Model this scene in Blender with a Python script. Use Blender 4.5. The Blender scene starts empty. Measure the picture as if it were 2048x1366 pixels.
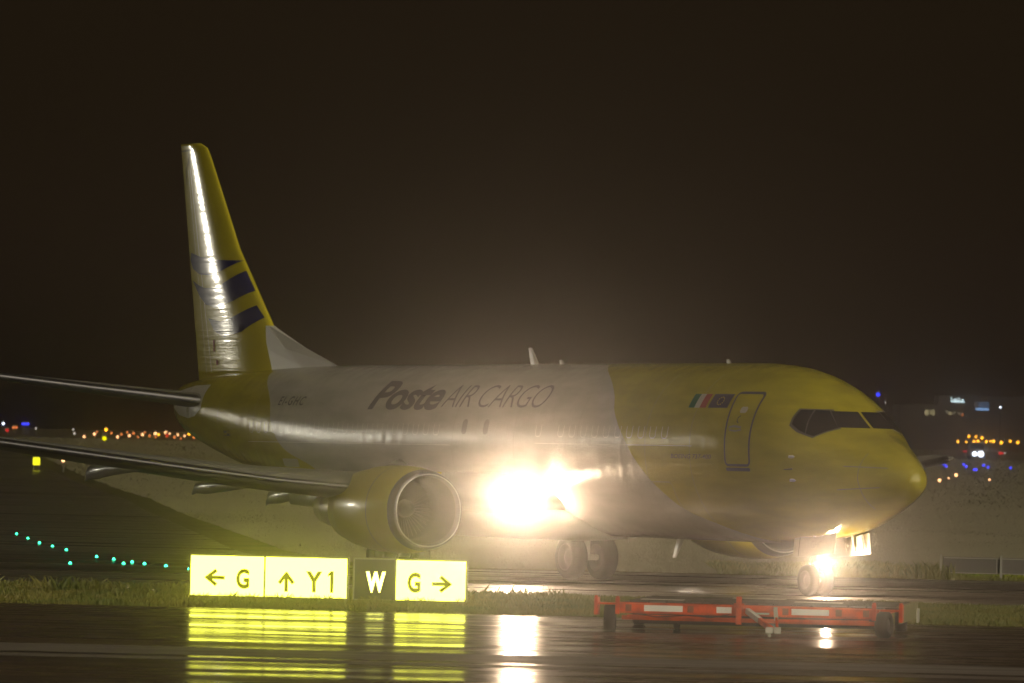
import bpy, bmesh, math, random, bisect
from mathutils import Vector, Matrix
random.seed(7)
sc = bpy.context.scene
# ------------------------------------------------------------------ camera
CAM_H = 2.68
cam_d = bpy.data.cameras.new('camera'); cam = bpy.data.objects.new('camera', cam_d)
sc.collection.objects.link(cam); sc.camera = cam
cam_d.sensor_width = 36.0; cam_d.lens = 12272.0 / 2048 * 36
cam_d.shift_y = (934.3 - 683) / 2048
cam_d.clip_start = 1.0; cam_d.clip_end = 12000
cam.matrix_world = Matrix.Translation((0, 0, CAM_H)) @ Matrix.Rotation(math.radians(90), 4, 'X') @ Matrix.Rotation(math.radians(1.374), 4, 'Z')
cam_d.dof.use_dof = True; cam_d.dof.focus_distance = 133; cam_d.dof.aperture_fstop = 4.0
LANDING, TAXI, HAZE, HAZE_G = 1750, 720, .0012, .985
# ------------------------------------------------------------------ night sky
w = bpy.data.worlds.new('World'); sc.world = w; w.use_nodes = True
nt = w.node_tree; nt.nodes.clear()
def wn(t, **k):
    n = nt.nodes.new(t)
    for a, b in k.items(): setattr(n, a, b)
    return n
tc = wn('ShaderNodeTexCoord'); sep = wn('ShaderNodeSeparateXYZ'); nt.links.new(tc.outputs['Generated'], sep.inputs[0])
ramp = wn('ShaderNodeValToRGB'); nt.links.new(sep.outputs['Z'], ramp.inputs[0])
cr = ramp.color_ramp; cr.interpolation = 'EASE'
cr.elements[0].position = 0.0; cr.elements[0].color = (.058, .036, .022, 1)
cr.elements[1].position = 0.30; cr.elements[1].color = (.0110, .0070, .0032, 1)
e = cr.elements.new(0.020); e.color = (.0170, .0103, .0058, 1)
e = cr.elements.new(0.060); e.color = (.0120, .0076, .0036, 1)
# sky lobes added as fill light, for unseen apron floods behind the camera
def lobe(d, lo, hi):
    vm = wn('ShaderNodeVectorMath', operation='DOT_PRODUCT'); nt.links.new(tc.outputs['Generated'], vm.inputs[0])
    vm.inputs[1].default_value = Vector(d).normalized()
    mr = wn('ShaderNodeMapRange', interpolation_type='SMOOTHSTEP'); nt.links.new(vm.outputs['Value'], mr.inputs[0])
    mr.inputs[1].default_value = lo; mr.inputs[2].default_value = hi
    return mr.outputs[0]
def add(prev, d, lo, hi, col, s):
    sca = wn('ShaderNodeVectorMath', operation='SCALE'); sca.inputs[0].default_value = [c * s for c in col]
    nt.links.new(lobe(d, lo, hi), sca.inputs['Scale'])
    mx = wn('ShaderNodeMix', data_type='RGBA', blend_type='ADD'); mx.inputs[0].default_value = 1
    nt.links.new(prev, mx.inputs[6]); nt.links.new(sca.outputs[0], mx.inputs[7]); return mx.outputs[2]
APRON_FILL, SIDE_FILL = 3.1, .22
sky = add(ramp.outputs[0], (.7, -1, .22), .68, 1, (1, .86, .62), APRON_FILL)
sky = add(sky, (-.80, -.60, .12), .74, 1, (1, .88, .66), SIDE_FILL)  # weak fill lobe added to brighten the aircraft's starboard side
bg = wn('ShaderNodeBackground'); nt.links.new(sky, bg.inputs[0]); bg.inputs[1].default_value = 1
wo = wn('ShaderNodeOutputWorld'); nt.links.new(bg.outputs[0], wo.inputs[0])
# ------------------------------------------------------------------ one dim low lamp: the far floodlights beyond the tail
sd = bpy.data.lights.new('sun', 'SUN'); sun = bpy.data.objects.new('sun', sd); sc.collection.objects.link(sun)
sd.energy = .25; sd.angle = math.radians(1.6); sd.color = (1, .93, .74)
sun.rotation_euler = Vector((-.775, .628, .048)).to_track_quat('Z', 'Y').to_euler()
sc.view_settings.view_transform = 'Standard'; sc.view_settings.look = 'None'
sc.view_settings.exposure = 0; sc.view_settings.gamma = 1
sc.cycles.use_denoising = True
sc.cycles.sample_clamp_indirect = 8
sc.cycles.volume_bounces = 0; sc.cycles.max_bounces = 6; sc.cycles.diffuse_bounces = 2; sc.cycles.glossy_bounces = 3
sc.cycles.transmission_bounces = 3; sc.cycles.caustics_reflective = False; sc.cycles.caustics_refractive = False

# ================================================================== helpers
def tag(o, label=None, cat=None, group=None, kind=None):
    if label: o['label'] = label
    if cat: o['category'] = cat
    if group: o['group'] = group
    if kind: o['kind'] = kind
    return o
def empty(name, loc=(0, 0, 0), rz=0):
    o = bpy.data.objects.new(name, None); sc.collection.objects.link(o)
    o.location = loc; o.rotation_euler = (0, 0, rz); o.empty_display_size = .3
    return o
def copy_tree(o, parent=None):
    c = o.copy(); sc.collection.objects.link(c); c.parent = parent
    for ch in list(o.children): copy_tree(ch, c)
    return c
class MB:
    def __init__(s): s.v = []; s.f = []
    def add(s, vs, fs):
        n = len(s.v); s.v += [tuple(v) for v in vs]; s.f += [tuple(i + n for i in f) for f in fs]; return s
    def box(s, x0, x1, y0, y1, z0, z1, tf=None):
        vs = [(x, y, z) for x in (x0, x1) for y in (y0, y1) for z in (z0, z1)]
        if tf: vs = [tf(*v) for v in vs]
        return s.add(vs, [(0, 1, 3, 2), (4, 6, 7, 5), (0, 4, 5, 1), (2, 3, 7, 6), (0, 2, 6, 4), (1, 5, 7, 3)])
    def loft(s, rings, cap=True, closed=True):
        n = len(rings[0]); vs = [p for r in rings for p in r]; fs = []
        for i in range(len(rings) - 1):
            for j in range(n if closed else n - 1):
                a, b = i * n + j, i * n + (j + 1) % n
                fs.append((a, b, b + n, a + n))
        if cap: fs.append(tuple(range(n))[::-1]); fs.append(tuple(range((len(rings) - 1) * n, len(rings) * n)))
        return s.add(vs, fs)
    def tube(s, p, q, r0, r1=None, n=10, cap=True):
        r1 = r0 if r1 is None else r1
        p, q = Vector(p), Vector(q); d = (q - p).normalized()
        u = d.orthogonal().normalized(); v = d.cross(u)
        R = [[c + (u * math.cos(2 * math.pi * k / n) + v * math.sin(2 * math.pi * k / n)) * r for k in range(n)] for c, r in ((p, r0), (q, r1))]
        return s.loft(R, cap)
    def bar(s, p, q, wdt, h):
        p, q = Vector(p), Vector(q); d = (q - p).normalized(); up = Vector((0, 0, 1))
        if abs(d.z) > .95: up = Vector((0, 1, 0))
        u = d.cross(up).normalized() * wdt / 2; v = u.cross(d).normalized() * h / 2
        return s.loft([[c + u + v, c - u + v, c - u - v, c + u - v] for c in (p, q)])
    def lathe(s, prof, c, ax, n=32, cap=False):
        c = Vector(c); ax = Vector(ax).normalized(); u = ax.orthogonal().normalized(); v = ax.cross(u)
        return s.loft([[c + ax * t + (u * math.cos(2 * math.pi * k / n) + v * math.sin(2 * math.pi * k / n)) * r for k in range(n)] for t, r in prof], cap)
    def build(s, name, mat, parent=None, smooth=False, autosmooth=None):
        me = bpy.data.meshes.new(name); me.from_pydata(s.v, [], s.f); me.update()
        bm = bmesh.new(); bm.from_mesh(me)
        bmesh.ops.remove_doubles(bm, verts=bm.verts, dist=1e-5)
        bmesh.ops.recalc_face_normals(bm, faces=bm.faces); bm.to_mesh(me); bm.free()
        me.materials.append(mat)
        if smooth or autosmooth:
            me.polygons.foreach_set('use_smooth', [True] * len(me.polygons))
        o = bpy.data.objects.new(name, me); sc.collection.objects.link(o)
        if autosmooth: me.set_sharp_from_angle(angle=math.radians(autosmooth))
        if parent: o.parent = parent
        return o
def bevel(o, wd=.01, seg=2):
    m = o.modifiers.new('b', 'BEVEL'); m.width = wd; m.segments = seg; m.limit_method = 'ANGLE'; return o

# ------------------------------------------------------------------ materials
def mat(name, col, rough=.5, metal=0, noise=None, bump=None, spec=.5, coat=0, emit=None, estr=0, coord='Object', detail=4, bmap=None):
    """noise=(scale, amount 0..1, colour2) ; bump=(scale, strength, distance)"""
    m = bpy.data.materials.new(name); m.use_nodes = True; t = m.node_tree; b = t.nodes['Principled BSDF']
    b.inputs['Base Color'].default_value = (*col, 1); b.inputs['Roughness'].default_value = rough
    b.inputs['Metallic'].default_value = metal; b.inputs['Specular IOR Level'].default_value = spec
    b.inputs['Coat Weight'].default_value = coat; b.inputs['Coat Roughness'].default_value = .12
    if emit: b.inputs['Emission Color'].default_value = (*emit, 1); b.inputs['Emission Strength'].default_value = estr
    c = t.nodes.new('ShaderNodeTexCoord')
    if noise:
        n = t.nodes.new('ShaderNodeTexNoise'); t.links.new(c.outputs[coord], n.inputs['Vector'])
        n.inputs['Scale'].default_value = noise[0]; n.inputs['Detail'].default_value = detail
        r = t.nodes.new('ShaderNodeMapRange'); t.links.new(n.outputs['Fac'], r.inputs[0])
        r.inputs[1].default_value = .35; r.inputs[2].default_value = .65; r.inputs[4].default_value = noise[1]
        x = t.nodes.new('ShaderNodeMix'); x.data_type = 'RGBA'; t.links.new(r.outputs[0], x.inputs[0])
        x.inputs[6].default_value = (*col, 1); x.inputs[7].default_value = (*noise[2], 1); t.links.new(x.outputs[2], b.inputs['Base Color'])
    if bump:
        n = t.nodes.new('ShaderNodeTexNoise')
        if bmap:
            mp = t.nodes.new('ShaderNodeMapping'); mp.inputs['Scale'].default_value = bmap; t.links.new(c.outputs[coord], mp.inputs[0]); t.links.new(mp.outputs[0], n.inputs['Vector'])
        else: t.links.new(c.outputs[coord], n.inputs['Vector'])
        n.inputs['Scale'].default_value = bump[0]; n.inputs['Detail'].default_value = 3
        u = t.nodes.new('ShaderNodeBump'); t.links.new(n.outputs['Fac'], u.inputs['Height'])
        u.inputs['Strength'].default_value = bump[1]; u.inputs['Distance'].default_value = bump[2]
        t.links.new(u.outputs[0], b.inputs['Normal'])
    return m
YEL = (.45, .405, .025); WHT = (.50, .50, .48)
wetb = (9, .3, .01)
M = {}
M['yellow'] = mat('wet_yellow_paint', YEL, .28, noise=(1.3, .35, (.37, .33, .025)), bump=wetb, coat=.3)
M['finyellow'] = mat('wet_fin_paint', YEL, .065, spec=.28, noise=(1.1, .3, (.37, .33, .025)), bump=(1.4, .8, .0052), bmap=(.12, 1, 6))
M['finblue'] = mat('wet_blue_fin_paint', (.022, .026, .115), .065, spec=.28, noise=(4, .3, (.03, .035, .14)), bump=(1.4, .8, .0052), bmap=(.12, 1, 6))
M['white'] = mat('wet_white_paint', WHT, .28, noise=(1.5, .3, (.50, .49, .46)), bump=wetb, coat=.3)
M['grey'] = mat('wet_grey_paint', (.20, .20, .19), .4, spec=.3, noise=(1.2, .5, (.14, .14, .14)), bump=wetb)
M['door'] = mat('gear_door_paint', (.30, .28, .21), .5, noise=(4, .4, (.22, .2, .15)), bump=(14, .3, .01))
M['lipmetal'] = mat('lip_metal', (.16, .16, .18), .3, metal=.9, noise=(5, .4, (.11, .11, .12)))
M['duct'] = mat('inlet_duct_skin', (.05, .05, .055), .6, noise=(6, .4, (.04, .04, .045)))
M['metal'] = mat('dull_metal', (.45, .45, .47), .28, metal=.9, noise=(5, .4, (.3, .3, .32)), bump=(12, .2, .01))
M['hotmetal'] = mat('nozzle_metal', (.30, .27, .24), .35, metal=.9, noise=(6, .5, (.2, .17, .14)))
M['dark'] = mat('dark_cavity', (.02, .02, .022), .6, noise=(6, .4, (.035, .035, .04)))
M['glass'] = mat('cockpit_glass', (.012, .013, .02), .08, bump=(10, .15, .01), spec=.6)
M['blue'] = mat('dark_blue_paint', (.030, .028, .085), .4, noise=(4, .3, (.03, .035, .14)), coat=.3)
M['text'] = mat('navy_lettering', (.035, .028, .055), .5, spec=.15, noise=(4, .3, (.05, .04, .07)))
M['textthin'] = mat('thin_navy_lettering', (.06, .05, .07), .5, spec=.15)
M['seam'] = mat('panel_seam', (.20, .19, .16), .4)
M['seam2'] = mat('dark_window_edge', (.05, .045, .06), .4)
M['oldwin'] = mat('old_window', (.13, .12, .11), .4)
M['brightseam'] = mat('bright_seam', (.75, .74, .7), .25)
M['plug'] = mat('window_plug', (.50, .49, .46), .2, bump=(30, .4, .005), coat=.5)
M['green'] = mat('flag_green', (.01, .12, .07), .5, spec=.2); M['red'] = mat('flag_red', (.30, .03, .03), .5, spec=.2); M['flagwhite'] = mat('flag_white', (.42, .42, .40), .5, spec=.2)
M['star'] = mat('flag_star', (.6, .5, .05), .35)
M['tyre'] = mat('wet_tyre', (.018, .018, .018), .7, spec=.15, noise=(8, .5, (.04, .04, .04)), bump=(20, .3, .01))
M['hub'] = mat('wheel_hub', (.06, .06, .06), .5, spec=.3)
M['fanm'] = mat('fan_metal', (.05, .05, .055), .45, metal=.6, noise=(3, .3, (.03, .03, .035)))
M['strut'] = mat('strut_paint', (.45, .45, .43), .35, noise=(8, .4, (.3, .3, .29)))
def emis(name, col, s):
    m = bpy.data.materials.new(name); m.use_nodes = True; t = m.node_tree; t.nodes.clear()
    e = t.nodes.new('ShaderNodeEmission'); e.inputs[0].default_value = (*col, 1); e.inputs[1].default_value = s
    o = t.nodes.new('ShaderNodeOutputMaterial'); t.links.new(e.outputs[0], o.inputs[0]); return m
# ------------------------------------------------------------------ fuselage livery (yellow nose and tail, white middle)
def livery():
    m = bpy.data.materials.new('fuselage_livery'); m.use_nodes = True; t = m.node_tree; b = t.nodes['Principled BSDF']
    c = t.nodes.new('ShaderNodeTexCoord'); sp = t.nodes.new('ShaderNodeSeparateXYZ'); t.links.new(c.outputs['Object'], sp.inputs[0])
    zz = t.nodes.new('ShaderNodeMath'); zz.operation = 'DIVIDE'; t.links.new(sp.outputs['Z'], zz.inputs[0]); zz.inputs[1].default_value = 6
    st = t.nodes.new('ShaderNodeMath'); st.operation = 'SUBTRACT'; st.inputs[0].default_value = 4; t.links.new(sp.outputs['X'], st.inputs[1])
    def curve(pts):
        fc = t.nodes.new('ShaderNodeFloatCurve'); cm = fc.mapping; cu = cm.curves[0]
        cu.points[0].location = (pts[0][0] / 6, pts[0][1] / 40); cu.points[1].location = (pts[-1][0] / 6, pts[-1][1] / 40)
        for z, s in pts[1:-1]: cu.points.new(z / 6, s / 40)
        cm.update(); t.links.new(zz.outputs[0], fc.inputs['Value'])
        k = t.nodes.new('ShaderNodeMath'); k.operation = 'MULTIPLY'; k.inputs[1].default_value = 40; t.links.new(fc.outputs[0], k.inputs[0]); return k.outputs[0]
    fwd = curve([(0, 3.5), (1.1, 5.2), (1.5, 6.33), (1.76, 7.17), (2.25, 7.97), (2.91, 8.76), (3.58, 9.45), (3.92, 9.84), (4.49, 10.5), (4.9, 11.6), (5.2, 13.0)])
    aft = curve([(0, 22.8), (1.9, 23.3), (2.55, 24.4), (2.97, 25.9), (3.59, 26.72), (4.22, 27.28), (4.74, 28.4), (5.2, 29.6)])
    a = t.nodes.new('ShaderNodeMath'); a.operation = 'LESS_THAN'; t.links.new(st.outputs[0], a.inputs[0]); t.links.new(fwd, a.inputs[1])
    d = t.nodes.new('ShaderNodeMath'); d.operation = 'GREATER_THAN'; t.links.new(st.outputs[0], d.inputs[0]); t.links.new(aft, d.inputs[1])
    mx = t.nodes.new('ShaderNodeMath'); mx.operation = 'MAXIMUM'; t.links.new(a.outputs[0], mx.inputs[0]); t.links.new(d.outputs[0], mx.inputs[1])
    col = t.nodes.new('ShaderNodeMix'); col.data_type = 'RGBA'; t.links.new(mx.outputs[0], col.inputs[0])
    col.inputs[6].default_value = (*WHT, 1); col.inputs[7].default_value = (*YEL, 1)
    # grime
    mp = t.nodes.new('ShaderNodeMapping'); mp.inputs['Scale'].default_value = (.5, 1, 2.2); t.links.new(c.outputs['Object'], mp.inputs[0])
    n = t.nodes.new('ShaderNodeTexNoise'); n.inputs['Scale'].default_value = 1.6; n.inputs['Detail'].default_value = 6; t.links.new(mp.outputs[0], n.inputs[0])
    mr = t.nodes.new('ShaderNodeMapRange'); mr.inputs[1].default_value = .3; mr.inputs[2].default_value = .7; mr.inputs[3].default_value = .72; mr.inputs[4].default_value = 1.0; t.links.new(n.outputs[0], mr.inputs[0])
    g = t.nodes.new('ShaderNodeMix'); g.data_type = 'RGBA'; g.blend_type = 'MULTIPLY'; g.inputs[0].default_value = 1
    t.links.new(col.outputs[2], g.inputs[6]); t.links.new(mr.outputs[0], g.inputs[7]); t.links.new(g.outputs[2], b.inputs['Base Color'])
    b.inputs['Roughness'].default_value = .15; b.inputs['Coat Weight'].default_value = .2; b.inputs['Coat Roughness'].default_value = .1
    # water running down the skin and rivet rows in the bump
    mp2 = t.nodes.new('ShaderNodeMapping'); mp2.inputs['Scale'].default_value = (10, 4, 1.6); t.links.new(c.outputs['Object'], mp2.inputs[0])
    n2 = t.nodes.new('ShaderNodeTexNoise'); n2.inputs['Scale'].default_value = 1.3; n2.inputs['Detail'].default_value = 5; t.links.new(mp2.outputs[0], n2.inputs[0])
    n3 = t.nodes.new('ShaderNodeTexNoise'); n3.inputs['Scale'].default_value = 30; n3.inputs['Detail'].default_value = 2; t.links.new(c.outputs['Object'], n3.inputs[0])
    ad = t.nodes.new('ShaderNodeMath'); ad.operation = 'MULTIPLY_ADD'; ad.inputs[1].default_value = .9; t.links.new(n3.outputs[0], ad.inputs[0]); t.links.new(n2.outputs[0], ad.inputs[2])
    wv = t.nodes.new('ShaderNodeTexWave'); wv.wave_type = 'BANDS'; wv.bands_direction = 'X'; wv.inputs['Scale'].default_value = .314 * 2 / 1.02 ; t.links.new(c.outputs['Object'], wv.inputs[0])
    wv.inputs['Distortion'].default_value = 1.5; wv.inputs['Detail'].default_value = 2; wv.inputs['Detail Scale'].default_value = .6
    pn = t.nodes.new('ShaderNodeTexNoise'); pn.inputs['Scale'].default_value = .9; t.links.new(c.outputs['Object'], pn.inputs[0])
    pr = t.nodes.new('ShaderNodeMapRange'); pr.inputs[1].default_value = .4; pr.inputs[2].default_value = .65; pr.inputs[3].default_value = .15; pr.inputs[4].default_value = 1.0; t.links.new(pn.outputs[0], pr.inputs[0])
    pq = t.nodes.new('ShaderNodeMath'); pq.operation = 'MULTIPLY'; t.links.new(wv.outputs['Fac'], pq.inputs[0]); t.links.new(pr.outputs[0], pq.inputs[1])
    pw = t.nodes.new('ShaderNodeMath'); pw.operation = 'ADD'; t.links.new(pq.outputs[0], pw.inputs[0]); t.links.new(ad.outputs[0], pw.inputs[1])
    u = t.nodes.new('ShaderNodeBump'); u.inputs['Strength'].default_value = .5; u.inputs['Distance'].default_value = .010; t.links.new(pw.outputs[0], u.inputs['Height']); t.links.new(u.outputs[0], b.inputs['Normal']); t.links.new(u.outputs[0], b.inputs['Coat Normal'])
    return m
M['livery'] = livery()
PROF=[(.0,2.60,2.56,.01,2.58),(.05,2.75,2.42,.17,2.58),(.2,2.91,2.27,.32,2.59),(.5,3.09,2.10,.49,2.61),(.9,3.28,1.93,.69,2.66),(1.3,3.45,1.78,.89,2.73),(1.8,3.63,1.61,1.13,2.84),(2.2,3.88,1.49,1.30,2.92),(2.6,4.16,1.40,1.46,3.00),(3.1,4.46,1.31,1.61,3.07),(3.8,4.78,1.23,1.735,3.15),(4.8,5.03,1.16,1.83,3.22),(6.0,5.12,1.12,1.875,3.25),(7.5,5.13,1.12,1.88,3.25),(21.5,5.13,1.12,1.88,3.25),(23.5,5.13,1.22,1.86,3.28),(25.5,5.12,1.50,1.77,3.36),(27.5,5.09,1.90,1.58,3.50),(29.5,5.03,2.28,1.32,3.68),(31.5,4.94,2.68,1.06,3.86),(33.2,4.82,3.06,.78,4.02),(34.3,4.70,3.38,.52,4.10),(34.85,4.58,3.66,.30,4.15),(35.0,4.4,4.0,.08,4.2)]
_S=[p[0] for p in PROF]
def prof(s):
    s=min(max(s,_S[0]+1e-6),_S[-1]-1e-6)
    i=bisect.bisect_right(_S,s)-1; i=min(max(i,0),len(_S)-2)
    h=_S[i+1]-_S[i]; t=(s-_S[i])/h; out=[]
    for k in range(1,5):
        def slope(j):
            if j==0 or j==len(_S)-1:
                a=max(j-1,0); return (PROF[a+1][k]-PROF[a][k])/(_S[a+1]-_S[a])
            d0=(PROF[j][k]-PROF[j-1][k])/(_S[j]-_S[j-1]); d1=(PROF[j+1][k]-PROF[j][k])/(_S[j+1]-_S[j])
            return 0 if d0*d1<=0 else 2*d0*d1/(d0+d1)
        m0,m1=slope(i)*h,slope(i+1)*h; a,b=PROF[i][k],PROF[i+1][k]
        out.append((2*t**3-3*t*t+1)*a+(t**3-2*t*t+t)*m0+(-2*t**3+3*t*t)*b+(t**3-t*t)*m1)
    return out
def surf_y(s,z):
    zt,zb,hw,zm=prof(s)
    b=(zt-zm) if z>zm else (zm-zb)
    q=1-((z-zm)/max(b,1e-4))**2
    return hw*math.sqrt(max(q,0))
# ================================================================== ground, taxiways, grass
def ter(Y):
    t = min(max((Y - 250) / 750, 0), 1); return 7 * t * t * (3 - 2 * t)
ROWS = [-60, 0, 40, 60, 80, 100, 111, 128, 143, 150, 160, 165, 170, 178, 187, 195, 220, 240, 250] + [250 + 25 * k for k in range(1, 31)] + [1200, 1600, 2200, 3200, 4200]
def sheet(name, ranges, m, dz, rows=None, kind='structure'):
    """ranges: function Y -> (x0, x1)"""
    mb = MB(); rs = rows or ROWS; vs = []
    for Y in rs:
        a, b = ranges(Y); vs += [(a + (b - a) * k / 6, Y, ter(Y) + dz) for k in range(7)]
    fs = [(i * 7 + j, i * 7 + j + 1, i * 7 + j + 8, i * 7 + j + 7) for i in range(len(rs) - 1) for j in range(6)]
    mb.add(vs, fs); o = mb.build(name, m); o['kind'] = kind; return o
def lerp_tab(tab, x):
    for (a, p), (b, q) in zip(tab, tab[1:]):
        if a <= x <= b: return p + (q - p) * (x - a) / (b - a)
    return tab[0][1] if x < tab[0][0] else tab[-1][1]
def grass_ground():   # wet pale autumn grass
    m = mat('grass_ground', (.12, .11, .055), .95, noise=(.06, 1, (.16, .145, .08)), bump=(3, .6, .05), spec=.15, detail=8); return m
M['ground'] = grass_ground()
sheet('ground', lambda Y: (-3000, 3000), M['ground'], 0)
def wet(name, base, r0, r1, fy, fx, bstr, bdist, thr=(.38, .62), rough_noise=1.0, base2=None):
    m = bpy.data.materials.new(name); m.use_nodes = True; t = m.node_tree; b = t.nodes['Principled BSDF']
    c = t.nodes.new('ShaderNodeTexCoord'); mp = t.nodes.new('ShaderNodeMapping'); mp.inputs['Scale'].default_value = (fx, fy, 1); mp.inputs['Rotation'].default_value = (0, 0, math.radians(1.2)); t.links.new(c.outputs['Object'], mp.inputs[0])
    n = t.nodes.new('ShaderNodeTexNoise'); n.inputs['Scale'].default_value = 1; n.inputs['Detail'].default_value = 5; n.inputs['Roughness'].default_value = .6; t.links.new(mp.outputs[0], n.inputs[0])
    r = t.nodes.new('ShaderNodeMapRange'); r.interpolation_type = 'SMOOTHSTEP'; r.inputs[1].default_value = thr[0]; r.inputs[2].default_value = thr[1]; r.inputs[3].default_value = r0; r.inputs[4].default_value = r1
    t.links.new(n.outputs[0], r.inputs[0]); t.links.new(r.outputs[0], b.inputs['Roughness'])
    mp2 = t.nodes.new('ShaderNodeMapping'); mp2.inputs['Scale'].default_value = (fx * 7, fy * 3.1, 1); t.links.new(c.outputs['Object'], mp2.inputs[0])
    n2 = t.nodes.new('ShaderNodeTexNoise'); n2.inputs['Scale'].default_value = 1; n2.inputs['Detail'].default_value = 6; t.links.new(mp2.outputs[0], n2.inputs[0])
    # puddles are flat, raised rough asphalt is grainy
    gr = t.nodes.new('ShaderNodeTexNoise'); gr.inputs['Scale'].default_value = 14; gr.inputs['Detail'].default_value = 4; t.links.new(c.outputs['Object'], gr.inputs[0])
    r2 = t.nodes.new('ShaderNodeMapRange'); r2.inputs[1].default_value = thr[0]; r2.inputs[2].default_value = thr[1] + .06; t.links.new(n.outputs[0], r2.inputs[0])
    gm = t.nodes.new('ShaderNodeMath'); gm.operation = 'MULTIPLY'; t.links.new(gr.outputs[0], gm.inputs[0]); t.links.new(r2.outputs[0], gm.inputs[1])
    s = t.nodes.new('ShaderNodeMath'); s.operation = 'MULTIPLY_ADD'; t.links.new(gm.outputs[0], s.inputs[0]); s.inputs[1].default_value = .20; t.links.new(n2.outputs[0], s.inputs[2])
    u = t.nodes.new('ShaderNodeBump'); u.inputs['Strength'].default_value = bstr; u.inputs['Distance'].default_value = bdist; t.links.new(s.outputs[0], u.inputs['Height']); t.links.new(u.outputs[0], b.inputs['Normal'])
    x = t.nodes.new('ShaderNodeMix'); x.data_type = 'RGBA'; t.links.new(n2.outputs[0], x.inputs[0]); x.inputs[6].default_value = (*base, 1); x.inputs[7].default_value = (*(base2 or [q * 1.8 for q in base]), 1); t.links.new(x.outputs[2], b.inputs['Base Color'])
    b.inputs['Specular IOR Level'].default_value = .5
    return m
M['apron'] = wet('wet_apron_asphalt', (.085, .063, .042), .09, .40, .42, .10, .50, .010, thr=(.31, .74))
M['taxi'] = wet('wet_taxiway_asphalt', (.085, .075, .060), .20, .50, .35, .02, .10, .006)
sheet('apron_pavement', lambda Y: (-500, 500), M['apron'], .004, [r for r in ROWS if r <= 111])
sheet('taxiway', lambda Y: (-500, 500), M['taxi'], .004, [128, 143, 150, 160])
EDGE = [(160, -3.9), (165, -5.6), (170, -6.6), (178, -7.7), (187, -8.5), (195, -9.1), (250, -13.5), (350, -22), (430, -30.8), (600, -48.5), (800, -68)]
sheet('side_taxiway', lambda Y: (lerp_tab([(160, -500), (170, -60), (200, -42), (800, -110)], Y), lerp_tab(EDGE, Y)), M['taxi'], .004, [r for r in ROWS if 160 <= r <= 800])
M['verge'] = mat('pale_verge', (.17, .14, .07), .95, noise=(.22, 1, (.06, .07, .025)), bump=(1.5, 1, .2), spec=.1, detail=8)
vr = [165, 178, 187, 195, 205, 220, 240, 260, 280, 300, 325, 350, 375, 400, 430, 450, 475, 500, 525, 550, 575, 600]
rv = random.Random(3); jit = {Y: (rv.uniform(-.3, .3), rv.uniform(.2, 1.6)) for Y in vr}
sheet('verge_strip', lambda Y: (lerp_tab(EDGE, Y) + .2 + jit[Y][0], lerp_tab(EDGE, Y) + .9 + jit[Y][1] + (Y - 165) * .004), M['verge'], .012, vr)
# worn painted line across the apron
M['line'] = wet('worn_line_paint', (.15, .13, .11), .35, .6, 1.5, .25, .5, .012, base2=(.30, .27, .24))
def mark(name, pts):
    mb = MB(); vs = []; fs = []
    for i, (x, a, b) in enumerate(pts): vs += [(x, a, .008), (x, b, .008)]
    for i in range(len(pts) - 1): fs.append((2 * i, 2 * i + 2, 2 * i + 3, 2 * i + 1))
    mb.add(vs, fs); o = mb.build(name, M['line']); o['kind'] = 'structure'
rm = random.Random(5)
xs = [-14 + i * .5 for i in range(60)]
mark('pavement_line', [(x, 83.9 - .05 * (x + 7) * .2 + rm.uniform(-.12, .12), 87.5 - .03 * (x + 7) + rm.uniform(-.15, .15)) for x in xs])
mark('pavement_line', [(x, 81.9 - .05 * (x + 7) * .2 + rm.uniform(-.08, .08), 83.1 - .03 * (x + 7) + rm.uniform(-.1, .1)) for x in xs])
# grass strip between apron and taxiway, mown blades and taller tufts : uncountable -> stuff
def blades(name, n, xr, yr, hr, seed, m, wd=.012, tufts=()):
    r = random.Random(seed); vs = []; fs = []
    spots = []
    for _ in range(n):
        x, y = r.uniform(*xr), r.uniform(*yr)
        c = .5 + .5 * math.sin(x * 1.3 + 2 * math.sin(y * .7)) * math.sin(x * .37 + 1.2)
        edge = min(1, (y - yr[0]) / 1.0 + .25, (yr[1] - y) / 1.0 + .25)
        spots.append((x, y, r.uniform(*hr) * (.55 + .8 * c) * edge))
    for tx, ty, tn, th, tw in tufts:
        for _ in range(tn): spots.append((r.gauss(tx, tw), r.gauss(ty, tw), r.uniform(.5, 1.15) * th))
    for x, y, h in spots:
        a = r.uniform(0, 6.28); dx, dy = math.cos(a) * wd, math.sin(a) * wd; lx, ly = r.gauss(0, .4) * h, r.gauss(0, .4) * h
        k = len(vs); z0 = ter(y) + .002
        vs += [(x - dx, y - dy, z0), (x + dx, y + dy, z0), (x + lx * .4 + dx * .7, y + ly * .4, z0 + h * .6), (x + lx, y + ly, z0 + h)]
        fs += [(k, k + 1, k + 2), (k, k + 2, k + 3)]
    me = bpy.data.meshes.new(name); me.from_pydata(vs, [], fs); me.update(); me.materials.append(m)
    o = bpy.data.objects.new(name, me); sc.collection.objects.link(o); return o
M['blade'] = mat('grass_blades', (.085, .12, .018), .45, noise=(.6, 1, (.20, .175, .04)), spec=.4, detail=6)
tf = []
rt = random.Random(11)
for k in range(30): tf.append((rt.uniform(-12, 12), rt.uniform(114, 127), 60, rt.uniform(.14, .24), .22))
tf += [(-8.6, 121, 160, .32, .3), (-8.2, 122, 90, .28, .3), (0.85, 127.3, 24, .22, .15), (1.1, 127.6, 16, .18, .1), (.2, 127.5, 30, .25, .3)]
for k in range(46): tf.append((-6.3 + k * .125, 116.75, 26, .10 + .07 * (.5 + .5 * math.sin(k * .9)) , .09))
g = blades('grass', 110000, (-14.5, 14.5), (111.0, 128.2), (.04, .12), 1, M['blade'], tufts=tf)
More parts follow.
